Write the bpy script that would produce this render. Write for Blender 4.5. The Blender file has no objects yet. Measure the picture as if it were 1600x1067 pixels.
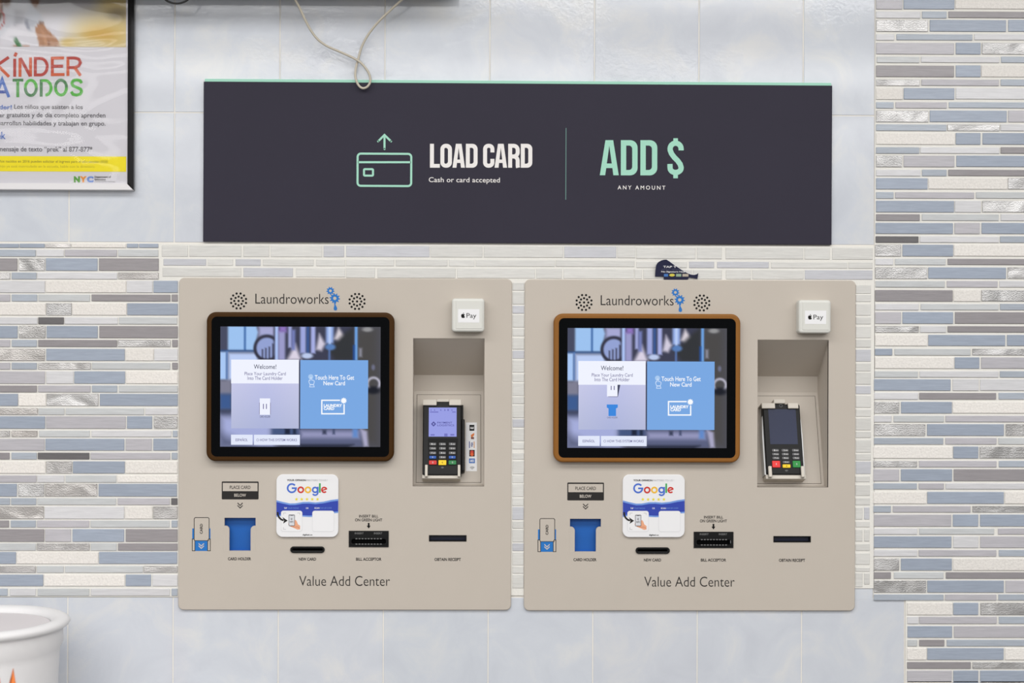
import bpy, math, random, re
from mathutils import Vector, Matrix, geometry
random.seed(7)
S = bpy.context.scene
C = S.collection
PI = math.pi

# ------------------------------------------------------------------ camera
FPX, DIST, ZC = 2350.0, 2.9375, 1.38
YAW, ROLL, PPX, PPY = math.atan(.012), .003, 736.0, 533.5
_F = Vector((math.sin(YAW), math.cos(YAW), 0))
_R0 = Vector((math.cos(YAW), -math.sin(YAW), 0)); _U0 = Vector((0, 0, 1))
_R = _R0*math.cos(ROLL) + _U0*math.sin(ROLL)
_U = _U0*math.cos(ROLL) - _R0*math.sin(ROLL)
CAM = Vector((0, -DIST, ZC))
cd = bpy.data.cameras.new('camera'); cam = bpy.data.objects.new('camera', cd); C.objects.link(cam)
m = Matrix((_R, _U, -_F)).transposed().to_4x4(); m.translation = CAM
cam.matrix_world = m
cd.sensor_width = 36; cd.lens = FPX*36/1600; cd.shift_x = (800-PPX)/1600; cd.shift_y = 0
cd.clip_start = .05
cd.dof.use_dof = True; cd.dof.focus_distance = DIST-.01; cd.dof.aperture_fstop = 4.0
S.camera = cam
# ------------------------------------------------------------------ world, lamps, exposure
w = bpy.data.worlds.new('world'); S.world = w; w.use_nodes = True
w.node_tree.nodes['Background'].inputs[0].default_value = (.97, .98, 1, 1)
w.node_tree.nodes['Background'].inputs[1].default_value = .23
def lamp(x, y, z, sx, sy, power, rot=(0, 0, 0)):
    d = bpy.data.lights.new('ceiling_light', 'AREA'); d.shape = 'RECTANGLE'; d.size = sx; d.size_y = sy
    d.energy = power; d.color = (1, .99, .975)
    o = bpy.data.objects.new('ceiling_light', d); C.objects.link(o); o.location = (x, y, z); o.rotation_euler = rot
for ly, lp in ((-1.75, 104), (-3.9, 140), (-6.3, 130), (-8.7, 130), (-11.1, 130)):
    lamp(0.1, ly, 3.02, 7.4, .9, lp*1.13)
vs = S.view_settings
vs.view_transform = 'Standard'; vs.look = 'None'; vs.exposure = 0; vs.gamma = 1; vs.use_curve_mapping = False

# ------------------------------------------------------------------ pixel <-> place
def ray(px, py):
    return _F + _R*((px-PPX)/FPX) + _U*((PPY-py)/FPX)
def W(px, py, y=0.0):
    d = ray(px, py); t = (y+DIST)/d.y
    return (d.x*t, ZC+d.z*t)

# ------------------------------------------------------------------ materials
def lin(c):
    c /= 255
    return c/12.92 if c <= .04045 else ((c+.055)/1.055)**2.4
def L(r, g, b, k=1.0): return (lin(r)*k, lin(g)*k, lin(b)*k, 1)
KA = .93
def mat(name, rgb, rough=.5, metal=0, spec=.5, coat=0, noise=0, nscale=40, bump=0, bscale=200, nrgb=None, stretch=None, emit=0, vcol=False, coatrough=.03):
    m = bpy.data.materials.new(name); m.use_nodes = True
    nt = m.node_tree; N = nt.nodes; K = nt.links; b = N['Principled BSDF']
    col = L(*rgb, k=KA)
    b.inputs['Base Color'].default_value = col
    b.inputs['Roughness'].default_value = rough; b.inputs['Metallic'].default_value = metal
    b.inputs['Specular IOR Level'].default_value = spec
    b.inputs['Coat Weight'].default_value = coat; b.inputs['Coat Roughness'].default_value = coatrough
    tc = N.new('ShaderNodeTexCoord'); mp = N.new('ShaderNodeMapping')
    K.new(tc.outputs['Object'], mp.inputs[0])
    if stretch: mp.inputs['Scale'].default_value = stretch
    src = None
    if vcol:
        a = N.new('ShaderNodeVertexColor'); a.layer_name = 'Col'; src = a.outputs[0]
        K.new(src, b.inputs['Base Color'])
    if noise or nrgb:
        n = N.new('ShaderNodeTexNoise'); n.inputs['Scale'].default_value = nscale; n.inputs['Detail'].default_value = 6
        n.inputs['Roughness'].default_value = .6
        K.new(mp.outputs[0], n.inputs[0])
        mr = N.new('ShaderNodeMapRange'); mr.inputs[1].default_value = .3; mr.inputs[2].default_value = .7
        K.new(n.outputs[0], mr.inputs[0])
        mx = N.new('ShaderNodeMix'); mx.data_type = 'RGBA'
        K.new(mr.outputs[0], mx.inputs[0])
        if nrgb:
            mx.inputs[6].default_value = col; mx.inputs[7].default_value = L(*nrgb, k=KA)
        else:
            mx.blend_type = 'MULTIPLY'; mx.clamp_factor = True
            mx.inputs[7].default_value = (1-noise,)*3+(1,)
            if src: K.new(src, mx.inputs[6])
            else: mx.inputs[6].default_value = col
        K.new(mx.outputs[2], b.inputs['Base Color'])
    if bump:
        n2 = N.new('ShaderNodeTexNoise'); n2.inputs['Scale'].default_value = bscale; n2.inputs['Detail'].default_value = 3
        K.new(mp.outputs[0], n2.inputs[0])
        bp = N.new('ShaderNodeBump'); bp.inputs['Strength'].default_value = bump; bp.inputs['Distance'].default_value = .002
        K.new(n2.outputs[0], bp.inputs['Height']); K.new(bp.outputs[0], b.inputs['Normal'])
    return m
def screen(name, rgb, vcol=False, k=1.0):
    m = bpy.data.materials.new(name); m.use_nodes = True
    nt = m.node_tree; b = nt.nodes['Principled BSDF']
    b.inputs['Base Color'].default_value = (0, 0, 0, 1); b.inputs['Specular IOR Level'].default_value = .15; b.inputs['Roughness'].default_value = .2
    b.inputs['Emission Strength'].default_value = k
    b.inputs['Emission Color'].default_value = L(*rgb)
    if vcol:
        a = nt.nodes.new('ShaderNodeVertexColor'); a.layer_name = 'Col'
        nt.links.new(a.outputs[0], b.inputs['Emission Color'])
    return m
M = {}
M['beige'] = mat('powder_coated_beige', (194, 185, 174), rough=.55, noise=.025, nscale=9, bump=.06, bscale=900)
M['beige2'] = mat('terminal_bracket_beige', (205, 198, 187), rough=.5)
M['dark'] = mat('printed_charcoal', (38, 36, 35), rough=.7, spec=.3)
M['line'] = mat('shadow_gap', (92, 85, 78), rough=.8)
M['black'] = mat('black_plastic', (12, 12, 13), rough=.5, spec=.25)
M['black2'] = mat('deep_black', (10, 10, 11), rough=.6, spec=.2)
M['grey'] = mat('grey_plastic', (112, 112, 112), rough=.45)
M['keygrey'] = mat('key_grey', (86, 86, 88), rough=.45)
M['keytxt'] = mat('key_print', (205, 205, 205), rough=.6)
M['navy'] = mat('navy_plastic', (24, 30, 58), rough=.35)
M['blue'] = mat('card_holder_blue', (0, 92, 178), rough=.5)
M['logoblue'] = mat('printed_blue', (14, 112, 192), rough=.6)
M['beprint'] = mat('printed_beige', (200, 192, 182), rough=.6)
M['white'] = mat('white_plastic', (236, 236, 238), rough=.35)
M['whitep'] = mat('white_print', (236, 236, 238), rough=.6)
M['reader'] = mat('reader_housing', (216, 216, 210), rough=.45)
M['bezelA'] = mat('dark_bronze_bezel', (68, 43, 16), rough=.45, spec=.1, noise=.12, nscale=6)
M['bezelB'] = mat('amber_bronze_bezel', (146, 97, 44), rough=.45, spec=.15, noise=.12, nscale=6)
M['glass'] = mat('black_monitor_glass', (7, 8, 10), rough=.04, spec=.15)
M['sign'] = mat('charcoal_navy_sign', (49, 46, 60), rough=.6, spec=.2, noise=.08, nscale=3.5)
M['mint'] = mat('mint_print', (160, 216, 194), rough=.6)
M['signw'] = mat('off_white_print', (236, 232, 230), rough=.6)
M['grout'] = mat('cream_grout', (233, 231, 225), rough=.9, noise=.05, nscale=25, bump=.2, bscale=400)
M['tilegrout'] = mat('tile_grout', (234, 230, 223), rough=.9, noise=.08, nscale=12)
M['silver'] = mat('silver_shell', (205, 207, 208), rough=.35, metal=.2)
M['cable'] = mat('beige_cable', (196, 188, 172), rough=.5)
M['wire'] = mat('black_cable', (20, 20, 22), rough=.4)
M['frame'] = mat('black_frame', (30, 29, 30), rough=.25, coat=.3)
M['rail'] = mat('painted_rail_reflection', (226, 224, 226), rough=.4)  # pale colour stands in for lamp reflection on the glossy black bottom rail
M['poster'] = mat('poster_paper', (215, 213, 219), rough=.6)
M['bucket'] = mat('white_bucket', (230, 229, 230), rough=.55, spec=.3, noise=.05, nscale=8)
M['lid'] = mat('bucket_contents', (214, 209, 211), rough=.6)
M['orange'] = mat('orange_blade', (252, 138, 66), rough=.5)
M['tvcase'] = mat('dark_tv_casing', (52, 52, 54), rough=.6)
M['sticker'] = mat('navy_sticker', (24, 28, 62), rough=.45)
def pm(name, rgb): 
    if name not in M: M[name] = mat(name, rgb, rough=.6)
    return M[name]
def sm(name, rgb):
    if name not in M: M[name] = screen(name, rgb)
    return M[name]

def ceramic():
    m = bpy.data.materials.new('blue_marbled_ceramic'); m.use_nodes = True
    nt = m.node_tree; N = nt.nodes; K = nt.links; b = N['Principled BSDF']
    tc = N.new('ShaderNodeTexCoord')
    n1 = N.new('ShaderNodeTexNoise'); n1.inputs['Scale'].default_value = 9; n1.inputs['Detail'].default_value = 7; n1.inputs['Roughness'].default_value = .62; n1.inputs['Distortion'].default_value = .7
    K.new(tc.outputs['Object'], n1.inputs[0])
    r = N.new('ShaderNodeValToRGB'); K.new(n1.outputs[0], r.inputs[0])
    e = r.color_ramp.elements
    e[0].position = .3; e[0].color = L(203, 207, 216, KA); e[1].position = .68; e[1].color = L(219, 220, 222, KA)
    q = e.new(.5); q.color = L(209, 213, 221, KA)
    at = N.new('ShaderNodeVertexColor'); at.layer_name = 'Col'
    mx = N.new('ShaderNodeMix'); mx.data_type = 'RGBA'; mx.blend_type = 'MULTIPLY'; mx.inputs[0].default_value = 1
    K.new(r.outputs[0], mx.inputs[6]); K.new(at.outputs[0], mx.inputs[7]); K.new(mx.outputs[2], b.inputs['Base Color'])
    b.inputs['Roughness'].default_value = .09
    n2 = N.new('ShaderNodeTexNoise'); n2.inputs['Scale'].default_value = 75; n2.inputs['Detail'].default_value = 3; n2.inputs['Distortion'].default_value = 1.5
    n3 = N.new('ShaderNodeTexNoise'); n3.inputs['Scale'].default_value = 6; n3.inputs['Detail'].default_value = 2
    K.new(tc.outputs['Object'], n2.inputs[0]); K.new(tc.outputs['Object'], n3.inputs[0])
    ml = N.new('ShaderNodeMath'); ml.operation = 'MULTIPLY'
    mr = N.new('ShaderNodeMapRange'); mr.inputs[1].default_value = .45; mr.inputs[2].default_value = .7
    K.new(n3.outputs[0], mr.inputs[0]); K.new(n2.outputs[0], ml.inputs[0]); K.new(mr.outputs[0], ml.inputs[1])
    bp = N.new('ShaderNodeBump'); bp.inputs['Strength'].default_value = .14; bp.inputs['Distance'].default_value = .0016
    K.new(ml.outputs[0], bp.inputs['Height']); K.new(bp.outputs[0], b.inputs['Normal'])
    return m
M['ceramic'] = ceramic()
def mos_metal():
    m = bpy.data.materials.new('brushed_steel_tile'); m.use_nodes = True
    nt = m.node_tree; N = nt.nodes; K = nt.links; b = N['Principled BSDF']
    tc = N.new('ShaderNodeTexCoord')
    at = N.new('ShaderNodeVertexColor'); at.layer_name = 'Col'
    wv = N.new('ShaderNodeTexWave'); wv.wave_type = 'RINGS'; wv.inputs['Scale'].default_value = 90; wv.inputs['Distortion'].default_value = 9; wv.inputs['Detail'].default_value = 3; wv.inputs['Detail Scale'].default_value = 3
    K.new(tc.outputs['Object'], wv.inputs[0])
    n = N.new('ShaderNodeTexNoise'); n.inputs['Scale'].default_value = 16; n.inputs['Detail'].default_value = 1; n.inputs['Distortion'].default_value = .6
    K.new(tc.outputs['Object'], n.inputs[0])
    b1 = N.new('ShaderNodeBump'); b1.inputs['Strength'].default_value = .8; b1.inputs['Distance'].default_value = .012
    K.new(n.outputs[0], b1.inputs['Height'])
    b2 = N.new('ShaderNodeBump'); b2.inputs['Strength'].default_value = .3; b2.inputs['Distance'].default_value = .001
    K.new(wv.outputs[0], b2.inputs['Height']); K.new(b1.outputs[0], b2.inputs['Normal']); K.new(b2.outputs[0], b.inputs['Normal'])
    K.new(at.outputs[0], b.inputs['Base Color'])
    b.inputs['Metallic'].default_value = .78; b.inputs['Roughness'].default_value = .4
    return m
M['mmetal'] = mos_metal()
M['mglass'] = mat('mosaic_glass', (180, 185, 195), rough=.16, vcol=True, noise=.16, nscale=22, stretch=(1, 1, 14), bump=.1, bscale=90)
M['mstone'] = mat('mosaic_stone', (235, 231, 225), rough=.8, vcol=True, noise=.16, nscale=260, bump=.5, bscale=240)

# ------------------------------------------------------------------ mesh builder
_tcache = {}
def textmesh(s, off=0.0, space=1.0):
    k = (s, off, space)
    if k in _tcache: return _tcache[k]
    c = bpy.data.curves.new('t', 'FONT'); c.body = s; c.offset = off; c.space_character = space; c.resolution_u = 4
    o = bpy.data.objects.new('t', c); C.objects.link(o)
    dg = bpy.context.evaluated_depsgraph_get(); dg.update()
    me = o.evaluated_get(dg).to_mesh()
    vs_ = [(v.co.x, v.co.y) for v in me.vertices]; fs = [tuple(p.vertices) for p in me.polygons]
    o.evaluated_get(dg).to_mesh_clear(); bpy.data.objects.remove(o); bpy.data.curves.remove(c)
    x0 = min(v[0] for v in vs_); x1 = max(v[0] for v in vs_); y0 = min(v[1] for v in vs_); y1 = max(v[1] for v in vs_)
    r = ([((a-x0)/(x1-x0), (b-y0)/(y1-y0)) for a, b in vs_], fs, (x1-x0)/(y1-y0))
    _tcache[k] = r
    return r
def rrect(x0, x1, z0, z1, r, n=6):
    x0, x1 = min(x0, x1), max(x0, x1); z0, z1 = min(z0, z1), max(z0, z1)
    pts = []
    if r <= 0: return [(x0, z0), (x1, z0), (x1, z1), (x0, z1)]
    for cx, cz, a0 in ((x1-r, z0+r, -90), (x1-r, z1-r, 0), (x0+r, z1-r, 90), (x0+r, z0+r, 180)):
        for i in range(n+1):
            a = math.radians(a0+90*i/n); pts.append((cx+r*math.cos(a), cz+r*math.sin(a)))
    return pts
def circ(cx, cz, r, n=16): return [(cx+r*math.cos(2*PI*i/n), cz+r*math.sin(2*PI*i/n)) for i in range(n)]
def arc(cx, cz, rx, rz, a0, a1, n=12): return [(cx+rx*math.cos(math.radians(a0+(a1-a0)*i/n)), cz+rz*math.sin(math.radians(a0+(a1-a0)*i/n))) for i in range(n+1)]
class MB:
    def __init__(s): s.v = []; s.f = []; s.mi = []; s.mats = []; s.T = Matrix(); s.col = []; s.cc = (1, 1, 1, 1); s.smooth = []
    def m(s, x):
        x = M[x] if isinstance(x, str) else x
        if x not in s.mats: s.mats.append(x)
        return s.mats.index(x)
    def add(s, vs_, fs, mt, smooth=False):
        o = len(s.v); s.v += [s.T @ Vector(v) for v in vs_]; i = s.m(mt)
        for f in fs:
            s.f.append(tuple(o+k for k in f)); s.mi.append(i); s.col.append(s.cc); s.smooth.append(smooth)
    def box(s, x0, x1, y0, y1, z0, z1, mt):
        x0, x1 = min(x0, x1), max(x0, x1); y0, y1 = min(y0, y1), max(y0, y1); z0, z1 = min(z0, z1), max(z0, z1)
        s.add([(x, y, z) for x in (x0, x1) for y in (y0, y1) for z in (z0, z1)],
              [(0, 1, 3, 2), (4, 6, 7, 5), (0, 4, 5, 1), (2, 3, 7, 6), (0, 2, 6, 4), (1, 5, 7, 3)], mt)
    def fill(s, outs, y, mt, flip=False):
        tri = geometry.tessellate_polygon([[Vector((a, b, 0)) for a, b in o] for o in outs])
        P = [p for o in outs for p in o]; fs = []
        for t in tri:
            a, b, c = (P[k] for k in t)
            cr = (b[0]-a[0])*(c[1]-a[1])-(b[1]-a[1])*(c[0]-a[0])
            if abs(cr) < 1e-14: continue
            t = tuple(t) if cr > 0 else tuple(reversed(t))
            fs.append(tuple(reversed(t)) if flip else t)
        s.add([(a, y, b) for a, b in P], fs, mt)
    def prism(s, outs, yf, yb, mt, back=True, side=None):
        s.fill(outs, yf, mt)
        if back: s.fill(outs, yb, mt, True)
        for k, o in enumerate(outs):
            n = len(o); ar = sum(o[i][0]*o[(i+1) % n][1]-o[(i+1) % n][0]*o[i][1] for i in range(n))
            ccw = (ar > 0) == (k == 0)
            vs_ = [(a, yf, b) for a, b in o]+[(a, yb, b) for a, b in o]
            fs = [(i, n+i, n+(i+1) % n, (i+1) % n) for i in range(n)]
            if not ccw: fs = [tuple(reversed(f)) for f in fs]
            s.add(vs_, fs, side or mt)
    def plate(s, x0, x1, z0, z1, r, yf, yb, ch, mt, n=6, holes=(), steps=1, back=True):
        """rounded slab whose front edge is rounded off by ch; optional holes"""
        rings = [(0, yb)]
        for i in range(steps+1):
            a = PI/2*i/steps if steps > 1 else (PI/2*i)
            rings.append((ch*(1-math.cos(a)), yf+ch*(1-math.sin(a))))
        R = [[(a, y, b) for a, b in rrect(x0+d, x1-d, z0+d, z1-d, max(r-d, 1e-5) if r > 0 else 0, n)] for d, y in rings]
        k = len(R[0]); vs_ = [p for q in R for p in q]; fs = []
        for j in range(len(R)-1):
            for i in range(k):
                fs.append((j*k+i, j*k+(i+1) % k, (j+1)*k+(i+1) % k, (j+1)*k+i))
        s.add(vs_, fs, mt, steps > 1)
        s.fill([[(a, b) for a, _, b in R[-1]]]+[list(h) for h in holes], yf, mt)
        if back: s.fill([[(a, b) for a, _, b in R[0]]]+[list(h) for h in holes], yb, mt, True)
        for h in holes:
            o = list(h); q = len(o); ar = sum(o[i][0]*o[(i+1) % q][1]-o[(i+1) % q][0]*o[i][1] for i in range(q))
            v2 = [(a, yf, b) for a, b in o]+[(a, yb, b) for a, b in o]
            f2 = [(i, (i+1) % q, q+(i+1) % q, q+i) for i in range(q)]
            if ar < 0: f2 = [tuple(reversed(f)) for f in f2]
            s.add(v2, f2, mt)
    def ring(s, x0, x1, z0, z1, r, wd, y, mt, n=5):
        s.fill([rrect(x0, x1, z0, z1, r, n), rrect(x0+wd, x1-wd, z0+wd, z1-wd, max(r-wd, 0), n) if r > wd else rrect(x0+wd, x1-wd, z0+wd, z1-wd, 0)], y, mt)
    def text(s, t, x0, z0, x1, z1, y, mt, off=0.0, space=1.0, rot=False):
        x0, x1 = min(x0, x1), max(x0, x1); z0, z1 = min(z0, z1), max(z0, z1)
        vv, ff, _ = textmesh(t, off, space)
        if rot: pv = [(x0+(1-b)*(x1-x0), y, z0+a*(z1-z0)) for a, b in vv]
        else: pv = [(x0+a*(x1-x0), y, z0+b*(z1-z0)) for a, b in vv]
        s.add(pv, ff, mt)
    def stroke(s, pts, wd, y, mt, cap='butt', closed=False):
        """flat ribbon with mitred corners"""
        P = [Vector(p) for i, p in enumerate(pts) if i == 0 or math.dist(p, pts[i-1]) > wd*.02]; n = len(P); h = wd/2; lft = []; rgt = []
        for i in range(n):
            a = P[i]-P[i-1] if (i > 0 or closed) else None
            b = P[(i+1) % n]-P[i] if (i < n-1 or closed) else None
            da = a.normalized() if a else b.normalized(); db = b.normalized() if b else a.normalized()
            na = Vector((-da.y, da.x)); nb = Vector((-db.y, db.x)); q = na+nb
            q = q.normalized() if q.length > 1e-6 else na
            k = h/max(q.dot(na), .35)
            lft.append(P[i]+q*k); rgt.append(P[i]-q*k)
        vs_ = [(p.x, y, p.y) for p in lft]+[(p.x, y, p.y) for p in rgt]
        fs = [(i, n+i, n+(i+1) % n, (i+1) % n) for i in range(n if closed else n-1)]
        s.add(vs_, fs, mt)
        if cap == 'round':
            for p in (pts[0], pts[-1]): s.fill([circ(p[0], p[1], h, 12)], y, mt)
    def tube(s, pts, r, mt, n=10):
        P = [Vector(p) for p in pts]; rings = []; up = Vector((0, 1, .01))
        for i, p in enumerate(P):
            t = (P[min(i+1, len(P)-1)]-P[max(i-1, 0)]).normalized()
            a = t.cross(up).normalized(); b = a.cross(t)
            rings += [p+a*r*math.cos(2*PI*k/n)+b*r*math.sin(2*PI*k/n) for k in range(n)]
        fs = [(i*n+k, i*n+(k+1) % n, (i+1)*n+(k+1) % n, (i+1)*n+k) for i in range(len(P)-1) for k in range(n)]
        fs += [tuple(range(n-1, -1, -1)), tuple(range((len(P)-1)*n, len(P)*n))]
        s.add(rings, fs, mt, True)
    def lathe(s, prof, mt, n=64, capend=True):
        vs_ = [(r*math.cos(2*PI*k/n), r*math.sin(2*PI*k/n), z) for r, z in prof for k in range(n)]
        fs = [(i*n+k, i*n+(k+1) % n, (i+1)*n+(k+1) % n, (i+1)*n+k) for i in range(len(prof)-1) for k in range(n)]
        s.add(vs_, fs, mt, True)
    def build(s, name, parent=None, loc=None, label=None):
        me = bpy.data.meshes.new(name); me.from_pydata([tuple(v) for v in s.v], [], s.f)
        for x in s.mats: me.materials.append(x)
        me.polygons.foreach_set('material_index', s.mi); me.polygons.foreach_set('use_smooth', s.smooth)
        if any(c != (1, 1, 1, 1) for c in s.col):
            at = me.color_attributes.new('Col', 'FLOAT_COLOR', 'CORNER'); buf = []
            for p, c in zip(me.polygons, s.col): buf += list(c)*p.loop_total
            at.data.foreach_set('color', buf)
        me.update()
        o = bpy.data.objects.new(name, me); C.objects.link(o)
        if parent: o.parent = parent
        if loc: o.location = loc
        if label: o['label'] = label
        return o
def thing(name, label, cat, loc, group=None):
    o = bpy.data.objects.new(name, None); C.objects.link(o); o.location = loc; o.empty_display_size = .05
    o['label'] = label; o['category'] = cat
    if group: o['group'] = group
    return o
def tag(o, label, cat, group=None):
    o['label'] = label; o['category'] = cat
    if group: o['group'] = group
    return o
def struct(o): o['kind'] = 'structure'; return o

# ------------------------------------------------------------------ kiosk placement (front of faceplate at FY)
FY = -.005
K1 = (-.5332, .8560); K2 = (.1398, .8552); KW, KH = .648, .6466
def kp(px, py, y=FY):
    x, z = W(px, py, y); return (x-K1[0], z-K1[1])
def kp2(px, py, y=FY):
    x, z = W(px, py, y); return (x-K2[0], z-K2[1])
NX0, NZ1 = kp(645.6, 528.3); NX1, NZ0 = kp(756.4, 759.8)      # niche opening in kiosk coordinates
YU, YL = .083, .027                                            # depth of the niche at the top and bottom of its slope
NZB = kp(700, 586, YU)[1]; NZU = kp(700, 611, YU)[1]; NZL = kp(700, 756, YL)[1]

# ------------------------------------------------------------------ the wall
wx0, wx1, wz1 = -1.75, 1.9, 3.1
wb = MB()
def hole(k): return [(k[0]+.02, k[1]+.02), (k[0]+KW-.02, k[1]+.02), (k[0]+KW-.02, k[1]+KH-.02), (k[0]+.02, k[1]+KH-.02)]
wb.prism([[(wx0, 0), (wx1, 0), (wx1, wz1), (wx0, wz1)], hole(K1), hole(K2)], .0009, .14, 'tilegrout')
wall = struct(wb.build('wall_back'))
fl = MB(); fl.box(-4, 4, -13, .14, -.1, 0, mat('floor_tile', (112, 108, 104), rough=.5, noise=.1)); struct(fl.build('floor'))
ce = MB(); ce.box(-4, 4, -13, .14, wz1, wz1+.1, mat('ceiling_paint', (235, 234, 230), rough=.8)); struct(ce.build('ceiling'))

GX = -.5438; GS = .2047; GZ = 1.8244; GH = .2545
XR = W(1367, 200)[0]; XB = W(1413.5, 1000)[0]
ZT = W(120, 379.5)[1]; ZB = W(150, 932)[1]; ZBR = W(1380, 937)[1]
ct = MB()
def tiles(x0, x1, z0, z1, zo):
    i = math.floor((x0-GX)/GS)
    while GX+i*GS < x1:
        a, b = max(GX+i*GS, x0), min(GX+(i+1)*GS, x1); i += 1
        if b-a < .004: continue
        j = math.floor((z0-zo)/GH)
        while zo+j*GH < z1:
            c, d = max(zo+j*GH, z0), min(zo+(j+1)*GH, z1); j += 1
            if d-c < .004: continue
            t = random.uniform(.965, 1.0); ct.cc = (t*random.uniform(.99, 1), t, t, 1)
            ct.plate(a+.0011, b-.0011, c+.0011, d-.0011, .001, 0, .004, .0008, 'ceramic', n=1, back=False)
tiles(wx0, XR, ZT+.001, wz1, GZ)
tiles(wx0, XB, 0, ZB, ZB-GH*3-.0005)
ct.cc = (.99, 1, 1, 1)
a = W(1336, 919); b = W(1364, 936.5)
ct.plate(K2[0]+KW-.02, b[0], b[1]+.001, a[1], .001, 0, .004, .0008, 'ceramic', n=1, back=False)
ct.build('ceramic_tiling', wall, label='large pale blue marbled ceramic tiles')

# mosaic: rows read off the wall, letter = kind of tile
COL = {'B': (167, 177, 193), 'b': (180, 188, 199), 'D': (158, 154, 157), 'G': (196, 194, 200), 'L': (222, 222, 225), 'P': (207, 210, 212),
       'X': (112, 110, 112), 'S': (240, 236, 231), 'M': (200, 199, 199), 'W': (224, 223, 219), 'N': (206, 207, 213)}
MATS = {'S': 'mstone', 'M': 'mmetal'}
def mtile(mb, px0, px1, py0, py1, t, warm=0, yf=-.0034, wx=None):
    a = W(px0, py0, yf); b = W(px1, py1, yf)
    if wx: a = (min(a[0], wx[0]), a[1]) if wx[0] is not None else a; b = (max(b[0], wx[1]), b[1]) if wx[1] is not None else b
    j = random.uniform(.95, 1.04); r, g, bl = COL[t]
    warm = random.uniform(0, warm) if t == 'M' else warm*.12
    cr = L(r, g, bl, KA*j); mb.cc = (cr[0]*(1+warm), cr[1], cr[2]*(1-warm), 1)
    mb.plate(a[0]+.0004, b[0]-.0004, b[1]+.0004, a[1]-.0004, .0006, yf, -.0005, .0007, MATS.get(t, 'mglass'), n=1, back=False)
def rows(mb, ox, oy, sc, txt, ext, warm=0):
    for ln in txt.strip().split('\n'):
        yy, rest = ln.split(':'); y0, y1 = (float(q) for q in yy.split(','))
        last = None
        for x0, x1, t in re.findall(r'(\d+)-(\d+)([A-Z]|b)', rest):
            x0, x1 = float(x0), float(x1)
            p0, p1 = ox+x0/sc, ox+x1/sc
            if ext == 'l' and x0 == 0: p0 -= random.choice((12, 30, 48))
            if ext == 'r' and p1 > 1597: p1 += random.choice((12, 35, 60))
            mtile(mb, p0, p1, oy+y0/sc, oy+y1/sc, t, warm)
            if ext == 'l' and x0 == 0: last = p0
            if ext == 'r' and p1 > 1597: last = p1
        lim = -330 if ext == 'l' else 1930
        while last is not None and (last > lim if ext == 'l' else last < lim):     # the rows run on past the frame
            wd = random.choice((40, 60, 80, 120)); t = random.choice('BBbDGLPSMLG')
            if ext == 'l': mtile(mb, last-1.5-wd, last-1.5, oy+y0/sc, oy+y1/sc, t, warm); last -= wd+1.5
            else: mtile(mb, last+1.5, last+1.5+wd, oy+y0/sc, oy+y1/sc, t, warm); last += wd+1.5
ml = MB(); ml.cc = L(229, 226, 219, KA)
zk = K1[1]+KH-.02
ml.box(wx0, W(249, 400)[0], -.0014, .003, zk, ZT, 'grout'); ml.box(wx0, K1[0]+.02, -.0014, .003, W(100, 932)[1], zk, 'grout')
rows(ml, 0, 360, 3.555, '''
72,97:0-105B 107-248B 250-395M 397-700S 703-768B 771-880B
105,146:0-198b 200-355L 358-650G 655-880P
153,225:0-97D 103-250M 253-542B 548-882D
232,272:0-57M 63-203b 205-652L 655-882M
278,347:0-250L 252-700S 702-848L 851-988B
354,395:0-57G 63-207b 212-500P 507-947D 952-988D
403,472:0-253S 255-398M 400-703S 705-988B
481,522:0-208L 211-355X 357-655L 660-985P
529,599:0-98B 104-253M 257-543B 550-988D
606,648:0-57G 63-205b 210-650D 652-948M 955-988D
656,725:0-250M 255-693B 695-853S 855-988L
733,773:0-57G 63-205b 210-505M 509-946P 955-988D
781,852:0-250G 255-408L 411-695B 698-988S
860,900:0-205D 210-503G 509-652b 659-988P
906,976:0-100B 102-255S 257-547M 553-988B
986,1025:0-210M 212-358P 363-800P 806-988L
''', 'l', .05)
rows(ml, 0, 640, 3.333, '''
33,100:0-235B 238-655G 660-793B 800-925M
108,143:0-52M 58-195M 202-468P 475-893L 898-925b
150,214:0-232G 235-648B 653-791G 797-925B
223,260:0-50D 58-192b 195-466X 470-887G 893-925b
268,333:0-237S 239-375M 378-650B 652-925S
341,380:0-190G 192-335L 340-606P 610-925S
385,453:0-88B 93-230M 233-507M 512-922B
460,497:0-52b 56-189b 193-605P 611-885G 890-925X
503,570:0-228M 230-647L 649-794S 796-925M
576,614:0-47D 54-187b 191-465G 470-884P 892-925b
621,689:0-230D 233-370G 376-647B 653-925D
695,735:0-187P 190-467M 471-608P 613-925D
740,804:0-83B 86-512S 514-923B
813,850:0-187M 190-332P 337-745P 747-925M
858,920:0-225B 228-650S 653-787B 793-925L
931,970:0-40b 50-187L 194-465P 472-885L 892-925b
''', 'l', .05)
ml.build('mosaic_tiling', wall, label='strip mosaic of glass, stone and brushed metal left of the kiosks')
mr_ = MB(); mr_.cc = L(229, 226, 219, KA)
mr_.box(W(1366, 500)[0], wx1, -.0014, .003, ZBR-.0005, wz1, 'grout'); mr_.box(W(1414.5, 1000)[0], wx1, -.0014, .003, 0, ZBR, 'grout')
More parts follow.
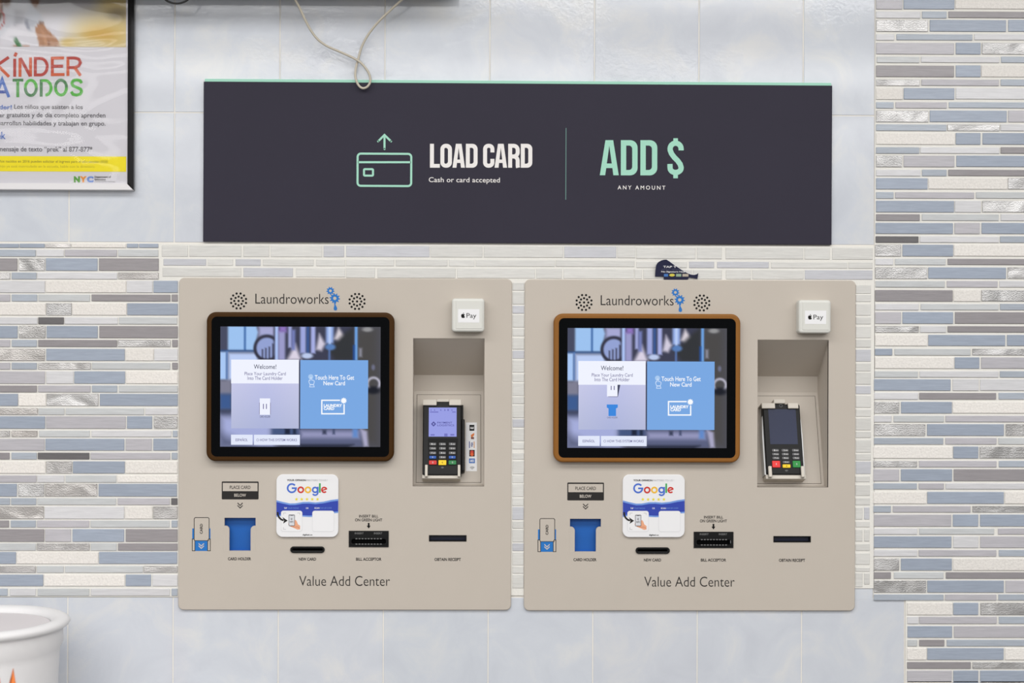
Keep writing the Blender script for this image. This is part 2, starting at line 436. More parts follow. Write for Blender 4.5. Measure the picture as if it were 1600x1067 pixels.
R7 = '''
-16,45:210-337G 341-585B 588-915S
53,88:210-423L 429-548b 555-915D
93,152:210-458M 466-831B 840-915B
161,193:210-298L 307-671b 678-915L
202,260:210-583G 590-710B 715-915M
268,300:213-418P 424-799L 806-915b
310,368:210-583D 590-710B 712-915S
377,410:210-420M 426-797G 804-915b
418,475:210-339S 342-585B 590-915L
485,517:210-295b 303-549G 557-915b
525,583:210-460M 466-834B 840-915G
591,625:210-547b 550-800M 803-915L
632,690:210-588S 590-709B 718-915B
700,733:210-418b 421-799L 804-915D
740,797:210-335M 341-585G 593-915B
807,840:210-423L 429-548b 554-915D
847,903:210-457B 460-837S 839-915M
914,947:210-295b 301-679G 686-915P
955,1013:210-583B 585-712L 716-915M
1019,1053:210-420D 428-796P 804-915L
'''
rows(mr_, 1300, 0, 3.05, R7, 'r')
rows(mr_, 1300, -354.5, 3.05, R7, 'r')
rows(mr_, 1300, 350, 3.05, '''
-7,48:208-578B 584-706G 713-915B
57,90:208-414X 419-797L 801-915b
97,155:206-330M 336-579B 581-915S
164,196:206-293L 300-543P 551-915D
205,262:206-455M 459-831B 837-915M
270,303:207-539P 547-791G 798-915L
313,370:206-577D 580-711S 713-915M
379,411:206-415L 423-796P 801-915b
418,476:206-330G 336-579B 586-915D
485,518:206-415M 420-545L 551-915D
527,582:206-456S 459-827B 834-915B
593,627:205-289B 298-662P 669-915M
634,690:205-583S 585-704B 711-915G
700,732:203-411P 417-795L 800-915b
738,795:200-567B 575-701L 706-915L
803,837:201-412L 416-784D 794-912b
846,903:201-322M 329-573B 575-915S
912,945:200-285L 294-535P 541-915G
952,1010:200-446M 453-821B 828-915M
1018,1051:200-532b 540-786G 793-915P
''', 'r')
R9 = '''
-8,48:188-549S 551-666B 671-872M
57,88:188-388M 395-749G 758-867b
95,151:188-306G 313-547B 553-872D
159,188:188-387b 394-510G 516-872L
198,254:188-431S 433-782B 785-872S
262,293:188-269b 276-631G 638-868M
301,357:190-543G 549-666B 673-872B
364,393:190-389L 396-738P 754-868G
400,454:190-544B 551-667L 673-872G
462,493:190-389L 394-748G 758-868b
501,557:190-306M 313-546B 550-872S
563,594:190-269D 281-508P 517-868D
601,657:190-429M 433-782B 788-872G
664,693:190-508b 514-748G 756-867b
'''
rows(mr_, 1300, 700, 2.907, R9, 'r')
R10 = '''
702,759:341-549S 551-666B 674-872M
765,799:342-395L 397-750G 758-868b
808,862:343-547B 554-872G
870,901:343-388P 396-512D 521-868b
908,963:341-431S 433-781B 786-872S
971,1003:341-632D 638-868M
1010,1066:341-546G 551-666B 673-872B
'''
rows(mr_, 1300, 700, 2.907, R10, 'r')
rows(mr_, 1300, 822, 2.907, R10, 'r')
mr_.build('mosaic_tiling', wall, label='strip mosaic of glass, stone and brushed metal right of the kiosks')
# white patch tiles around the kiosks
pt = MB(); pt.cc = L(229, 226, 219, KA)
za = W(700, 382)[1]
pt.box(W(249, 400)[0], W(1366, 400)[0], -.0014, .003, K1[1]+KH-.02, za-.0005, 'grout')
pt.box(K1[0]+KW-.02, K2[0]+.02, -.0014, .003, W(810, 930)[1], K1[1]+KH-.02, 'grout')
pt.box(K2[0]+KW-.02, W(1366, 700)[0], -.0014, .003, W(1350, 919)[1], K1[1]+KH-.02, 'grout')
def strip(ox, sc, y0, y1, txt, dy=0):
    for x0, x1, t in re.findall(r'(\d+)-(\d+)([A-Z])', txt):
        p0, p1 = ox+float(x0)/sc, ox+float(x1)/sc; sl = .0035*((p0+p1)/2-400)
        mtile(pt, p0, p1, y0+sl, y1+sl, t, 0, yf=-.0026)
strip(240, 5, 383.2, 401.6, '62-270W 278-687W 700-904W 913-1318W 1326-1490N')
strip(240, 5, 404.4, 415.6, '75-412N 420-622W 638-838N 852-1252W 1268-1497W')
strip(240, 5, 418, 433, '68-687W 700-1090N 1112-1498W')
strip(540, 3.404, 382.8, 401.4, '2-447N 450-729W 734-1158W 1162-1441N 1444-1543W')
strip(540, 3.404, 404.2, 415.4, '2-259W 266-543W 549-686W 691-1114W 1117-1538W')
strip(540, 3.404, 417.6, 434, '2-157W 168-586W 592-1008W 1013-1152W 1158-1536W')
strip(990, 4, 383.6, 402.6, '16-388W 395-552W 574-1062W 1067-1228W 1240-1496W')
strip(990, 4, 405.8, 416.6, '16-335W 346-505N 521-847N 858-1338W 1342-1495W')
strip(990, 4, 418.4, 434, '6-54W 60-364W 370-553W 576-735W 741-1064W 1069-1495N')
def stack(x0, x1, oy, sc, txt):
    for y0, y1, t in re.findall(r'(\d+)-(\d+)([A-Z])', txt):
        mtile(pt, x0, x1, oy+float(y0)/sc, oy+float(y1)/sc, t, 0, yf=-.0026)
stack(800.6, 819.5, 440, 3.138, '4-44W 49-112W 117-157N 161-225W 230-268W 275-333W 337-378N 384-446W 451-491W 496-560W 564-600W 604-669W 673-715N 719-782W 788-822W 839-872W 877-944W')
stack(800.4, 818.6, 720, 4.267, '93-147W 152-240W 246-301W 306-394N 401-452W 457-543W 549-602N 608-697W 703-752W 757-850W')
stack(1337, 1361, 420, 2.963, '74-115W 119-153W 161-217W 223-257W 266-321W 326-365W 373-430N 436-475W 479-536W 541-580N 586-643W 649-685W 690-748W 752-783W 791-851W 856-887W 891-950N')
stack(1336.5, 1359.5, 700, 2.907, '126-155W 166-217W 226-260W 333-360W 434-467W 476-530W 541-562W')
stack(1336.5, 1348, 700, 2.907, '268-325W 369-425W 566-632W'); stack(1350, 1359, 700, 2.907, '268-325N 369-425W 568-620W')
pt.build('patch_tiling', wall, label='off-white glass patch tiles around the kiosks')

# unseen TV just above the frame, built as a plain dark slab: it shades the top of the tiles
hb = .1
bz = ZC+(PPY-10)/FPX*(DIST+hb)
bk = MB(); bk.plate(-1.25, .010, bz, 2.72, .004, -hb, 0, .003, 'tvcase', n=2)
struct(bk.build('unseen_tv'))

# ------------------------------------------------------------------ sign above the kiosks
sy = -.006
so = W(317.2, 377.2, sy); SX, SZ = so; SR = .00145
def sp(px, py):
    x, z = W(px, py, sy); x -= SX; z -= SZ
    return (x-z*SR*0, z+x*SR)
sign = thing('sign_board', 'long dark navy sign reading LOAD CARD and ADD $ above both kiosks', 'sign', (SX, 0, SZ))
sign.rotation_euler = (0, SR, 0)
SW_, SH_ = 1.2262, .3108
b = MB(); b.plate(0, SW_, 0, SH_, 0, sy, -.0002, .0006, 'sign', n=1); b.build('panel', sign)
b = MB(); b.plate(.002, SW_-.0018, SH_+.0001, SH_+.0056, 0, sy+.0004, -.0002, .0004, 'mint', n=1); b.build('top_strip', sign, label='thin mint green strip along the top edge')
ty = sy-.0003
U1 = 1.25e-3
def cs(u, v): return sp(540+u/10.667, 200+v/10.667)
b = MB(); lw = 34/10.667*U1
p0, p1 = cs(180, 980), cs(1110, 415); b.ring(p0[0], p1[0], p0[1], p1[1], 70/10.667*U1, lw, ty, 'mint')
p0, p1 = cs(288, 810), cs(472, 670); b.ring(p0[0], p1[0], p0[1], p1[1], 32/10.667*U1, lw*.98, ty, 'mint')
b.stroke([cs(205, 570), cs(1085, 570)], lw, ty, 'mint')
b.stroke([cs(646, 115), cs(646, 350)], lw, ty, 'mint', 'round')
b.stroke([cs(540, 222), cs(646, 116), cs(755, 222)], lw, ty-.00002, 'mint', 'round')
b.build('card_icon', sign, label='mint outline of a card with an arrow rising from it')
# condensed capitals
def A_(b, f, x0, x1, y0, y1, wd, mt):
    xc = (x0+x1)/2; hw = wd*.72
    b.fill([[f(x0, y1), f(x0+wd, y1), f(xc, y0+wd*1.0), f(x1-wd, y1), f(x1, y1), f(xc+hw, y0), f(xc-hw, y0)]], ty, mt)
    yb = y1-(y1-y0)*.27
    k = (x1-x0)*.5
    q = (y1-yb)/(y1-y0)*(x1-x0)*.36
    b.fill([[f(x0+q+wd*.5, yb+wd*.42), f(x1-q-wd*.5, yb+wd*.42), f(x1-q-wd*.6, yb-wd*.42), f(x0+q+wd*.6, yb-wd*.42)]], ty-.00001, mt)
def rr(b, f, x0, x1, y0, y1, wd, mt, rl, rrr):
    def o(d, a, c):
        pts = []
        for cx, cy, a0, r in ((x1-d, y0+d, -90, c), (x1-d, y1-d, 0, c), (x0+d, y1-d, 90, a), (x0+d, y0+d, 180, a)):
            sx = -1 if cx > (x0+x1)/2 else 1; sy_ = 1 if cy < (y0+y1)/2 else -1
            for i in range(7):
                t = math.radians(a0+90*i/6); pts.append(f(cx+sx*r+r*math.cos(t), cy+sy_*r+r*math.sin(t)))
        return pts
    b.fill([o(0, rl, rrr), o(wd, max(rl-wd, .4), max(rrr-wd*.75, .4))], ty, mt)
def O_(b, f, x0, x1, y0, y1, wd, mt): rr(b, f, x0, x1, y0, y1, wd, mt, (x1-x0)*.46, (x1-x0)*.46)
def D_(b, f, x0, x1, y0, y1, wd, mt): rr(b, f, x0, x1, y0, y1, wd, mt, .01, (x1-x0)*.44)
def L_(b, f, x0, x1, y0, y1, wd, mt): b.fill([[f(x0, y0), f(x0+wd, y0), f(x0+wd, y1-wd*.95), f(x1, y1-wd*.95), f(x1, y1), f(x0, y1)]], ty, mt)
def C_(b, f, x0, x1, y0, y1, wd, mt):
    h = wd/2; r = (x1-x0)*.46-h; a, c, t, u = x0+h, x1-h, y0+h, y1-h
    pts = [(c, y0+(y1-y0)*.36), (c, t+r)]+[(c-r+r*math.cos(math.radians(-q)), t+r+r*math.sin(math.radians(-q))) for q in range(0, 91, 15)]
    pts += [(a+r+r*math.cos(math.radians(-q)), t+r+r*math.sin(math.radians(-q))) for q in range(90, 181, 15)]
    pts += [(a+r+r*math.cos(math.radians(180-q)), u-r+r*math.sin(math.radians(180-q))) for q in range(0, 91, 15)]
    pts += [(c-r+r*math.cos(math.radians(90-q)), u-r+r*math.sin(math.radians(90-q))) for q in range(0, 91, 15)]+[(c, y0+(y1-y0)*.63)]
    b.stroke([f(*p) for p in pts], wd*b.us, ty, mt)
def R_(b, f, x0, x1, y0, y1, wd, mt):
    h = wd/2; ym = y0+(y1-y0)*.53; r = (x1-x0)*.36
    b.stroke([f(x0+h, y0), f(x0+h, y1)], wd*b.us, ty, mt)
    c = x1-h; t = y0+h
    pts = [(x0+h, t), (c-r, t)]+[(c-r+r*math.sin(math.radians(q)), t+r-r*math.cos(math.radians(q))) for q in range(15, 91, 15)]
    pts += [(c-r+r*math.cos(math.radians(q)), ym-r+r*math.sin(math.radians(q))) for q in range(0, 91, 15)]+[(x0+h, ym)]
    b.stroke([f(*p) for p in pts], wd*b.us, ty-.00001, mt)
    pts = [(x0+h, ym), (c-r, ym)]+[(c-r+r*math.sin(math.radians(q)), ym+r-r*math.cos(math.radians(q))) for q in range(15, 91, 15)]+[(c, y1-h), (c+wd*.1, y1)]
    b.stroke([f(*p) for p in pts], wd*b.us, ty-.00002, mt)
b = MB(); sc = 8.421; f = lambda u, v: sp(660+u/sc, 210+v/sc); b.us = U1/sc
for fn, x0, x1 in ((L_, 98, 228), (O_, 235, 387), (A_, 394, 558), (D_, 570, 724), (C_, 797, 945), (A_, 948, 1112), (R_, 1127, 1278), (D_, 1293, 1444)):
    fn(b, f, x0, x1, 124, 438, 52, 'signw')
b.build('headline_lettering', sign, label='large off-white lettering LOAD CARD')
b = MB(); p0, p1 = f(83, 648), f(1018, 568); b.text('Cash or card accepted', p0[0], p0[1], p1[0], p1[1], ty, 'signw', .006, 1.02)
b.build('caption_lettering', sign, label='small white lettering Cash or card accepted')
f2 = lambda u, v: sp(920+u/10, 205+v/10); b = MB()
p0, p1 = f2(448, 910), f2(1195, 852); b.text('ANY AMOUNT', p0[0], p0[1], p1[0], p1[1], ty, 'signw', .01, 1.45)
b.build('caption_lettering', sign, label='small spaced white lettering ANY AMOUNT')
b = MB(); b.us = U1/10
A_(b, f2, 170, 466, 140, 688, 84, 'mint'); D_(b, f2, 498, 760, 140, 690, 84, 'mint'); D_(b, f2, 804, 1068, 140, 690, 84, 'mint')
pts = [(1440, 300), (1440, 275)]+[(1354+86*math.cos(math.radians(q)), 275-88*math.sin(math.radians(q))) for q in range(15, 181, 15)]
pts += [(1270, 300), (1290, 350), (1330, 405), (1385, 460), (1425, 515), (1440, 565)]
pts += [(1354+86*math.cos(math.radians(q)), 575+70*math.sin(math.radians(q))) for q in range(0, 181, 15)]+[(1266, 512)]
b.stroke([f2(*p) for p in pts], 82*b.us, ty, 'mint')
for v0, v1 in ((110, 205), (635, 735)): b.fill([[f2(1318, v1), f2(1390, v1), f2(1390, v0), f2(1318, v0)]], ty-.00001, 'mint')
b.build('headline_lettering', sign, label='mint green lettering ADD $')
b = MB(); q0, q1 = sp(883.5, 312), sp(884.6, 200); b.fill([[q0, (q1[0], q0[1]), q1, (q0[0], q1[1])]], ty, pm('divider_mint', (120, 170, 160)))
b.build('divider_line', sign)

# ------------------------------------------------------------------ pictures made of soft patches (screen photo, poster photo)
def soft(d, e): return 0 if d <= -e else 1 if d >= e else (d+e)/(2*e)
def painter(base, ops):
    def fn(u, v):
        c = list(base)
        for k in ops:
            if k[0] == 'r':     # rectangle x0 x1 y0 y1 colour edge
                _, x0, x1, y0, y1, col, e = k; a = min(soft(u-x0, e), soft(x1-u, e), soft(v-y0, e), soft(y1-v, e))
            elif k[0] == 'e':   # ellipse cx cy rx ry colour edge(relative)
                _, cx, cy, rx, ry, col, e = k; a = soft(1-math.hypot((u-cx)/rx, (v-cy)/ry), e)
            elif k[0] == 'o':   # ring cx cy r width
                _, cx, cy, r, wd, col, e = k; a = soft(wd/2-abs(math.hypot(u-cx, v-cy)-r), e)
            else:               # polygon
                _, P, col, e = k; ins = False; dm = 1e9; n = len(P)
                for i in range(n):
                    (xa, ya), (xb, yb) = P[i], P[(i+1) % n]
                    if (ya > v) != (yb > v) and u < (xb-xa)*(v-ya)/(yb-ya)+xa: ins = not ins
                    dx, dy = xb-xa, yb-ya; t = max(0, min(1, ((u-xa)*dx+(v-ya)*dy)/(dx*dx+dy*dy+1e-9)))
                    dm = min(dm, math.hypot(u-xa-t*dx, v-ya-t*dy))
                a = soft(dm if ins else -dm, e)
            if a > 0: a = a*a*(3-2*a); c = [c[i]*(1-a)+col[i]*a for i in range(3)]
        return L(*c)
    return fn
def picture(name, fn, x0, x1, z0, z1, u0, u1, v0, v1, y, nx, nz, mt, parent=None, k=1.0, label=None):
    me = bpy.data.meshes.new(name); vv = []; ff = []; cc = []
    for j in range(nz+1):
        for i in range(nx+1):
            vv.append((x0+(x1-x0)*i/nx, y, z1+(z0-z1)*j/nz))
            c = fn(u0+(u1-u0)*i/nx, v0+(v1-v0)*j/nz); cc += [c[0]*k, c[1]*k, c[2]*k, 1]
    for j in range(nz):
        for i in range(nx):
            a = j*(nx+1)+i; ff.append((a, a+nx+1, a+nx+2, a+1))
    me.from_pydata(vv, [], ff); me.materials.append(mt)
    at = me.color_attributes.new('Col', 'FLOAT_COLOR', 'POINT'); at.data.foreach_set('color', cc); me.update()
    o = bpy.data.objects.new(name, me); C.objects.link(o); o.parent = parent
    if label: o['label'] = label
    return o
LV, DK = (176, 178, 224), (52, 52, 64)
SCR = [('r', 1080, 1330, 40, 1010, (76, 74, 74), 60), ('r', 40, 105, 50, 250, (72, 76, 98), 6),
 ('p', [(105, 50), (330, 50), (345, 100), (310, 245), (105, 245)], (160, 198, 244), 8), ('r', 232, 248, 50, 245, (70, 110, 170), 5),
 ('r', 40, 340, 240, 256, (52, 82, 132), 5), ('r', 40, 92, 256, 475, (172, 204, 250), 7), ('r', 92, 106, 250, 470, (60, 100, 165), 5),
 ('r', 106, 345, 262, 480, (190, 208, 248), 14), ('r', 40, 135, 480, 590, (128, 128, 148), 12), ('r', 40, 135, 590, 715, (62, 92, 146), 16), ('r', 40, 135, 715, 765, (28, 34, 52), 14),
 ('r', 350, 480, 50, 130, (170, 172, 215), 14), ('e', 415, 225, 92, 105, (150, 165, 215), .15), ('r', 375, 385, 235, 320, (58, 58, 78), 5), ('r', 402, 412, 225, 320, (58, 58, 78), 5), ('r', 430, 440, 215, 320, (58, 58, 78), 5), ('r', 458, 470, 190, 320, (58, 58, 78), 5),
 ('o', 415, 225, 95, 24, (54, 54, 70), 6), ('r', 470, 1110, 50, 320, (62, 64, 84), 10),
 ('r', 480, 506, 50, 320, (176, 200, 250), 5), ('r', 506, 560, 90, 320, (158, 158, 205), 9), ('r', 515, 570, 50, 95, (150, 120, 200), 14), ('r', 585, 612, 50, 220, (165, 172, 222), 7), ('p', [(575, 320), (640, 190), (690, 320)], (222, 214, 232), 14),
 ('r', 612, 640, 80, 240, (120, 130, 190), 9), ('r', 680, 725, 50, 265, (160, 170, 225), 8), ('r', 730, 752, 50, 265, (60, 90, 150), 6), ('r', 765, 800, 50, 265, (170, 178, 232), 7), ('p', [(805, 235), (832, 110), (880, 190), (850, 245)], (214, 208, 226), 12),
 ('r', 885, 945, 50, 185, (150, 175, 232), 9), ('r', 905, 925, 50, 200, (190, 210, 250), 6), ('p', [(950, 150), (985, 60), (1035, 135), (1000, 180)], (220, 212, 220), 12), ('p', [(1040, 100), (1110, 50), (1110, 320), (960, 320), (900, 240)], (52, 54, 58), 16),
 ('e', 735, 285, 45, 22, (190, 205, 240), .3), ('e', 920, 215, 40, 25, (90, 130, 190), .3), ('r', 905, 920, 230, 320, (90, 120, 180), 5), ('r', 1114, 1136, 50, 320, (112, 166, 232), 5), ('r', 1100, 1116, 200, 320, (40, 80, 150), 5),
 ('r', 1150, 1170, 225, 290, (150, 150, 165), 9), ('e', 1215, 75, 40, 18, (150, 150, 152), .4), ('o', 1265, 505, 48, 18, (188, 186, 204), 6), ('e', 1262, 375, 14, 22, (110, 112, 135), .4), ('e', 1262, 555, 55, 30, (30, 32, 42), .4),
 ('r', 40, 470, 750, 1010, (168, 176, 222), 40), ('p', [(40, 900), (300, 1010), (40, 1010)], (92, 98, 128), 40), ('r', 455, 700, 855, 915, (70, 88, 130), 14), ('r', 560, 600, 862, 905, (30, 38, 60), 7), ('r', 625, 650, 862, 905, (34, 44, 66), 7), ('r', 665, 1185, 855, 1010, (92, 98, 130), 18),
 ('r', 690, 1150, 880, 935, (150, 152, 190), 16), ('r', 860, 890, 870, 905, (60, 66, 92), 7), ('r', 940, 958, 860, 905, (70, 78, 110), 6), ('r', 1100, 1140, 860, 930, (100, 140, 205), 10), ('p', [(680, 985), (1110, 985), (1060, 1010), (680, 1010)], (40, 44, 62), 10), ('p', [(1160, 860), (1215, 880), (1225, 1000), (1190, 1005)], (172, 170, 200), 10), ('r', 676, 684, 310, 870, (60, 66, 90), 3)]
SCR = [k[:-1]+((k[-1]*(1.7 if k[-1] > 1 else 1.4)),) for k in SCR]
SCR_FN = painter((84, 86, 104), SCR)
M['screenpic'] = screen('lit_background_picture', (0, 0, 0), vcol=True, k=.96)

# ------------------------------------------------------------------ kiosks
def gear(cx, cz, ro, ri, rh, n, ph=0):
    o = []
    for i in range(n):
        for fr, r in ((.0, ri), (.22, ri), (.3, ro), (.62, ro), (.7, ri)):
            t = 2*PI*(i+fr)/n+ph; o.append((cx+r*math.cos(t), cz+r*math.sin(t)))
    return [o, circ(cx, cz, rh, 14)]
def kiosk(K, second):
    nm = ('right-hand beige wall kiosk with amber bronze monitor frame beneath the torn navy sticker' if second
          else 'left-hand beige wall kiosk with dark brown monitor frame beside the left mosaic')
    t = thing('payment_kiosk', nm, 'kiosk', (K[0], 0, K[1]), 'card kiosks set in the wall')
    y = FY-.0003
    # --- plate with its openings
    def bx(px0, py0, px1, py1, yy=FY):
        a = kp(px0, py0, yy); c = kp(px1, py1, yy); return a[0], c[0], c[1], a[1]
    niche = [(NX0, NZ0), (NX1, NZ0), (NX1, NZ1), (NX0, NZ1)]
    hx0, hx1, hz0, hz1 = bx(350.7, 808.9, 399.3, 860.6)
    sx0 = kp(358.2, 840)[0]; sx1 = kp(391.6, 840)[0]; zs = kp(370, 821.5)[1]; r = .0075
    th = [(hx0, hz1), (hx0, zs), (hx0+.0025, zs)]+[(sx0-r+r*math.sin(math.radians(q)), zs-r+r*math.cos(math.radians(q))) for q in range(10, 91, 16)]
    th += [(sx0, hz0), (sx1, hz0)]+[(sx1+r-r*math.cos(math.radians(q)), zs-r+r*math.sin(math.radians(q))) for q in range(0, 81, 16)]+[(hx1-.0025, zs), (hx1, zs), (hx1, hz1)]
    c0, c1, c2, c3 = bx(453.7, 853.6, 507.4, 863.6); cap = rrect(c0+.0008, c1-.0008, c2+.0008, c3-.0008, (c3-c2)/2-.0009, 6)
    b0, b1, b2, b3 = bx(545.1, 829.2, 607.3, 854.6); bill = rrect(b0, b1, b2, b3, 0)
    r0, r1, r2, r3 = bx(670.3, 836, 728.9, 845.8); rec = rrect(r0, r1, r2, r3, 0)
    b = MB(); b.plate(0, KW, 0, KH, .0105, FY, .0015, .0016, 'beige', n=8, holes=[niche, th, cap, bill, rec], steps=3)
    b.build('faceplate', t)
    # --- niche for the card terminal
    b = MB()
    prof = [(FY+.0008, NZ1), (YU, NZB), (YU, NZU), (YL, NZL), (YL, NZ0), (FY+.0008, NZ0)]
    vv = [(x, yy, z) for x in (NX0, NX1) for yy, z in prof]; n = len(prof)
    b.add(vv, [(i, n+i, n+i+1, i+1) for i in range(n-1)], 'beige')
    b.add([(NX0, yy, z) for yy, z in prof]+[(NX1, yy, z) for yy, z in prof], [tuple(range(n)), tuple(range(2*n-1, n-1, -1))], 'beige')
    ni = b.build('terminal_niche', t)
    # slope frame: u along x, v up the slope, h out of it
    sl = math.hypot(YU-YL, NZU-NZL); vv_ = Vector((0, (YU-YL)/sl, (NZU-NZL)/sl)); nn = Vector((0, -vv_.z, vv_.y))
    T = Matrix(((1, 0, 0, 0), (0, -nn.y, vv_.y, YL), (0, -nn.z, vv_.z, NZL), (0, 0, 0, 1)))
    org = Vector((K[0], YL, K[1]+NZL))
    def Q(px, py, h=0.0):
        d = ray(px, py); tt = ((org+nn*h)-CAM).dot(nn)/d.dot(nn); p = CAM+d*tt-org
        return (p.x, p.dot(vv_))
    def QB(x0, y0, x1, y1, h=0.0):
        cx, cy = (x0+x1)/2, (y0+y1)/2
        return Q(x0, cy, h)[0], Q(x1, cy, h)[0], Q(cx, y1, h)[1], Q(cx, y0, h)[1]
    b = MB(); b.T = T
    mw = .006
    b.plate(NX0+mw, NX1-mw, .003, sl-.008, .001, -.0006, 0, .0003, 'beige', n=1, back=False)
    g = .0007
    for q in ((NX0+mw-g, NX0+mw, .003-g, sl-.008+g), (NX1-mw, NX1-mw+g, .003-g, sl-.008+g), (NX0+mw, NX1-mw, .003-g, .003), (NX0+mw, NX1-mw, sl-.008, sl-.008+g)):
        b.box(q[0], q[1], -.0004, 0, q[2], q[3], 'line')
    b.build('mounting_plate', ni)
    # --- speakers
    for cx, cy in ((372.8, 470.1), (557.9, 470.9)):
        b = MB(); x, z = kp(cx, cy)
        for rad, k, ph in ((0, 1, 0), (6.66, 8, 0), (11.9, 12, PI/12)):
            for i in range(k):
                a = 2*PI*i/k+ph; b.fill([circ(x+rad*U1*math.cos(a), z+rad*U1*math.sin(a), 1.75*U1, 12)], y, 'black2')
        b.build('speaker_grille', t)
    # --- lettering
    def tx(b, s, px0, py0, px1, py1, mt='dark', off=0.0, space=1.0, rot=False, yy=y):
        a = kp(px0, py1, yy); c = kp(px1, py0, yy); b.text(s, a[0], a[1], c[0], c[1], yy, mt, off, space, rot)
    b = MB(); tx(b, 'Laundroworks', 399, 459.2, 513.5, 474.4, off=-.006); b.build('brand_lettering', t, label='dark lettering Laundroworks')
    b = MB()
    x, z = kp(516.3, 454.3); b.fill(gear(x, z, 6.3*U1, 4.8*U1, 2.2*U1, 9, .2), y, 'logoblue'); b.build('gear_emblem', t, label='small blue gear')
    b = MB(); x, z = kp(523.1, 466); b.fill(gear(x, z, 8.1*U1, 6.1*U1, 2.7*U1, 10, .2), y, 'logoblue')
    pl = [(521.6, 471), (524.0, 471), (524.3, 476), (526.8, 481), (526.6, 484), (524.2, 485.2), (521.6, 484), (521.4, 481), (522.6, 477)]
    b.fill([[kp(*p) for p in pl]], y-.00002, 'logoblue'); b.build('gear_emblem', t, label='larger blue gear with a drop falling from it')
    b = MB(); tx(b, 'Value Add Center', 467.5, 899.8, 609.3, 915.2, off=-.008); b.build('title_lettering', t, label='dark lettering Value Add Center')
    b = MB()
    for q in (('CARD HOLDER', 356.2, 870.7, 392.3, 875.3), ('NEW CARD', 466.8, 871.2, 493.8, 875.8), ('BILL ACCEPTOR', 556.3, 871.3, 596, 875.9), ('OBTAIN RECEIPT', 679, 871.6, 720, 876.3)):
        b = MB(); tx(b, *q, off=.022); b.build('slot_lettering', t, label='printed words '+q[0])
    b = MB()
    tx(b, 'INSERT BILL', 561.1, 804.3, 591.2, 808.5, off=.012); tx(b, 'ON GREEN LIGHT', 554.8, 810.1, 597.3, 814.5, off=.012)
    b.fill([[kp(*p) for p in ((574.8, 816.9), (577.4, 816.9), (577.4, 821.3), (579, 821.3), (576.1, 825.7), (573, 821.3), (574.8, 821.3))]], y, 'black2')
    b.build('bill_instruction', t, label='printed words INSERT BILL ON GREEN LIGHT with arrow')
    # --- PLACE CARD BELOW label
    b = MB(); a0, a1, a2, a3 = bx(346.6, 752.1, 404, 780.2); b.fill([rrect(a0, a1, a2, a3, .0015)], y, 'dark')
    a0, a1, a2, a3 = bx(348.2, 754.4, 402.4, 767.3); b.fill([rrect(a0, a1, a2, a3, 0)], y-.00005, 'beige')
    tx(b, 'PLACE CARD', 359, 758.7, 391.4, 763.9, off=.012, yy=y-.0001); tx(b, 'BELOW', 366, 771.2, 384.3, 776, 'beprint', .012, yy=y-.0001)
    for dy in (0, 4): b.stroke([kp(371.2, 785.6+dy), kp(375.2, 789.6+dy), kp(379.2, 785.6+dy)], 1.3*U1, y, 'dark')
    b.build('instruction_label', t)
    # --- little drawing of a card going in
    b = MB()
    for q in ((300.5, 825.5, 303.6, 841.5), (326.6, 825.5, 328.7, 841.5), (304.8, 844.7, 324.2, 860.6)):
        a0, a1, a2, a3 = bx(*q); b.fill([rrect(a0, a1, a2, a3, 0)], y, 'logoblue')
    lw = .9*U1
    b.stroke([kp(*p) for p in ((303.4, 843), (303.4, 810.2), (305, 808.5), (325.2, 808.5), (326.8, 810.2), (326.8, 843))], lw, y-.00003, 'dark')
    b.stroke([kp(303.6, 844.6), kp(326.6, 844.6)], lw, y-.00003, 'dark')
    for s, x in ((1, 300.4), (-1, 328.6)):
        b.stroke([kp(*p) for p in ((x, 860.4), (x, 842), (x+s*2.6, 842), (x+s*4.2, 844.6), (x+s*4.2, 860.4))], lw, y-.00004, 'dark', closed=True)
    tx(b, 'CARD', 312.4, 818.4, 316.6, 833.9, 'black2', .02, rot=True)
    for dy in (0, 3.6): b.stroke([kp(310.4, 849+dy), kp(314.6, 853+dy), kp(318.8, 849+dy)], 1.4*U1, y-.00005, 'beprint')
    b.build('card_diagram', t, label='printed diagram of a card sliding into a blue holder')
    # --- card holder
    b = MB(); e = .0008
    b.box(hx0-e, hx1+e, .010, .0125, hz0-e, hz1+e, 'blue')
    for q in ((hx0-e-.002, hx0-e, hz0-e, hz1+e), (hx1+e, hx1+e+.002, hz0-e, hz1+e), (hx0-e, hx1+e, hz0-e-.002, hz0-e), (hx0-e, hx1+e, hz1+e, hz1+e+.002)):
        b.box(q[0], q[1], .0016, .0125, q[2], q[3], 'blue')
    ch = b.build('card_holder', t, label='bright blue card holder')
    for s in (0, 1):
        b = MB(); g0, g1 = (hx0, sx0) if s == 0 else (sx1, hx1)
        lx = hx0 if s == 0 else hx1
        b.box(lx-.0003, lx+.0003, FY-.0003, FY, hz0, zs, 'beprint'); b.box(g0, g1, FY-.0003, FY, hz0-.0003, hz0+.0003, 'beprint')
        b.build('card_guide', ch, label='beige guide at one side of the slot')
    # --- new card slot
    b = MB(); rad = (c3-c2)/2
    inner = rrect(c0+.0028, c1-.0028, c2+.0028, c3-.0028, rad-.0029, 6)
    b.prism([rrect(c0, c1, c2, c3, rad-.0001, 6), inner], FY-.0022, FY, 'black', back=False)
    b.prism([inner, inner[:0] or rrect(c0+.0045, c1-.0045, c2+.0045, c3-.0045, max(rad-.0048, .0003), 6)], FY+.001, .02, 'black2', back=False)
    b.box(c0, c1, .019, .021, c2, c3, 'black2'); b.build('card_slot', t, label='black rounded slot for a new card')
    # --- bill acceptor
    b = MB()
    m0, m1, m2, m3 = bx(549, 841.4, 603.5, 849.2)
    mouth = rrect(m0, m1, m2, m3, .004, 4)
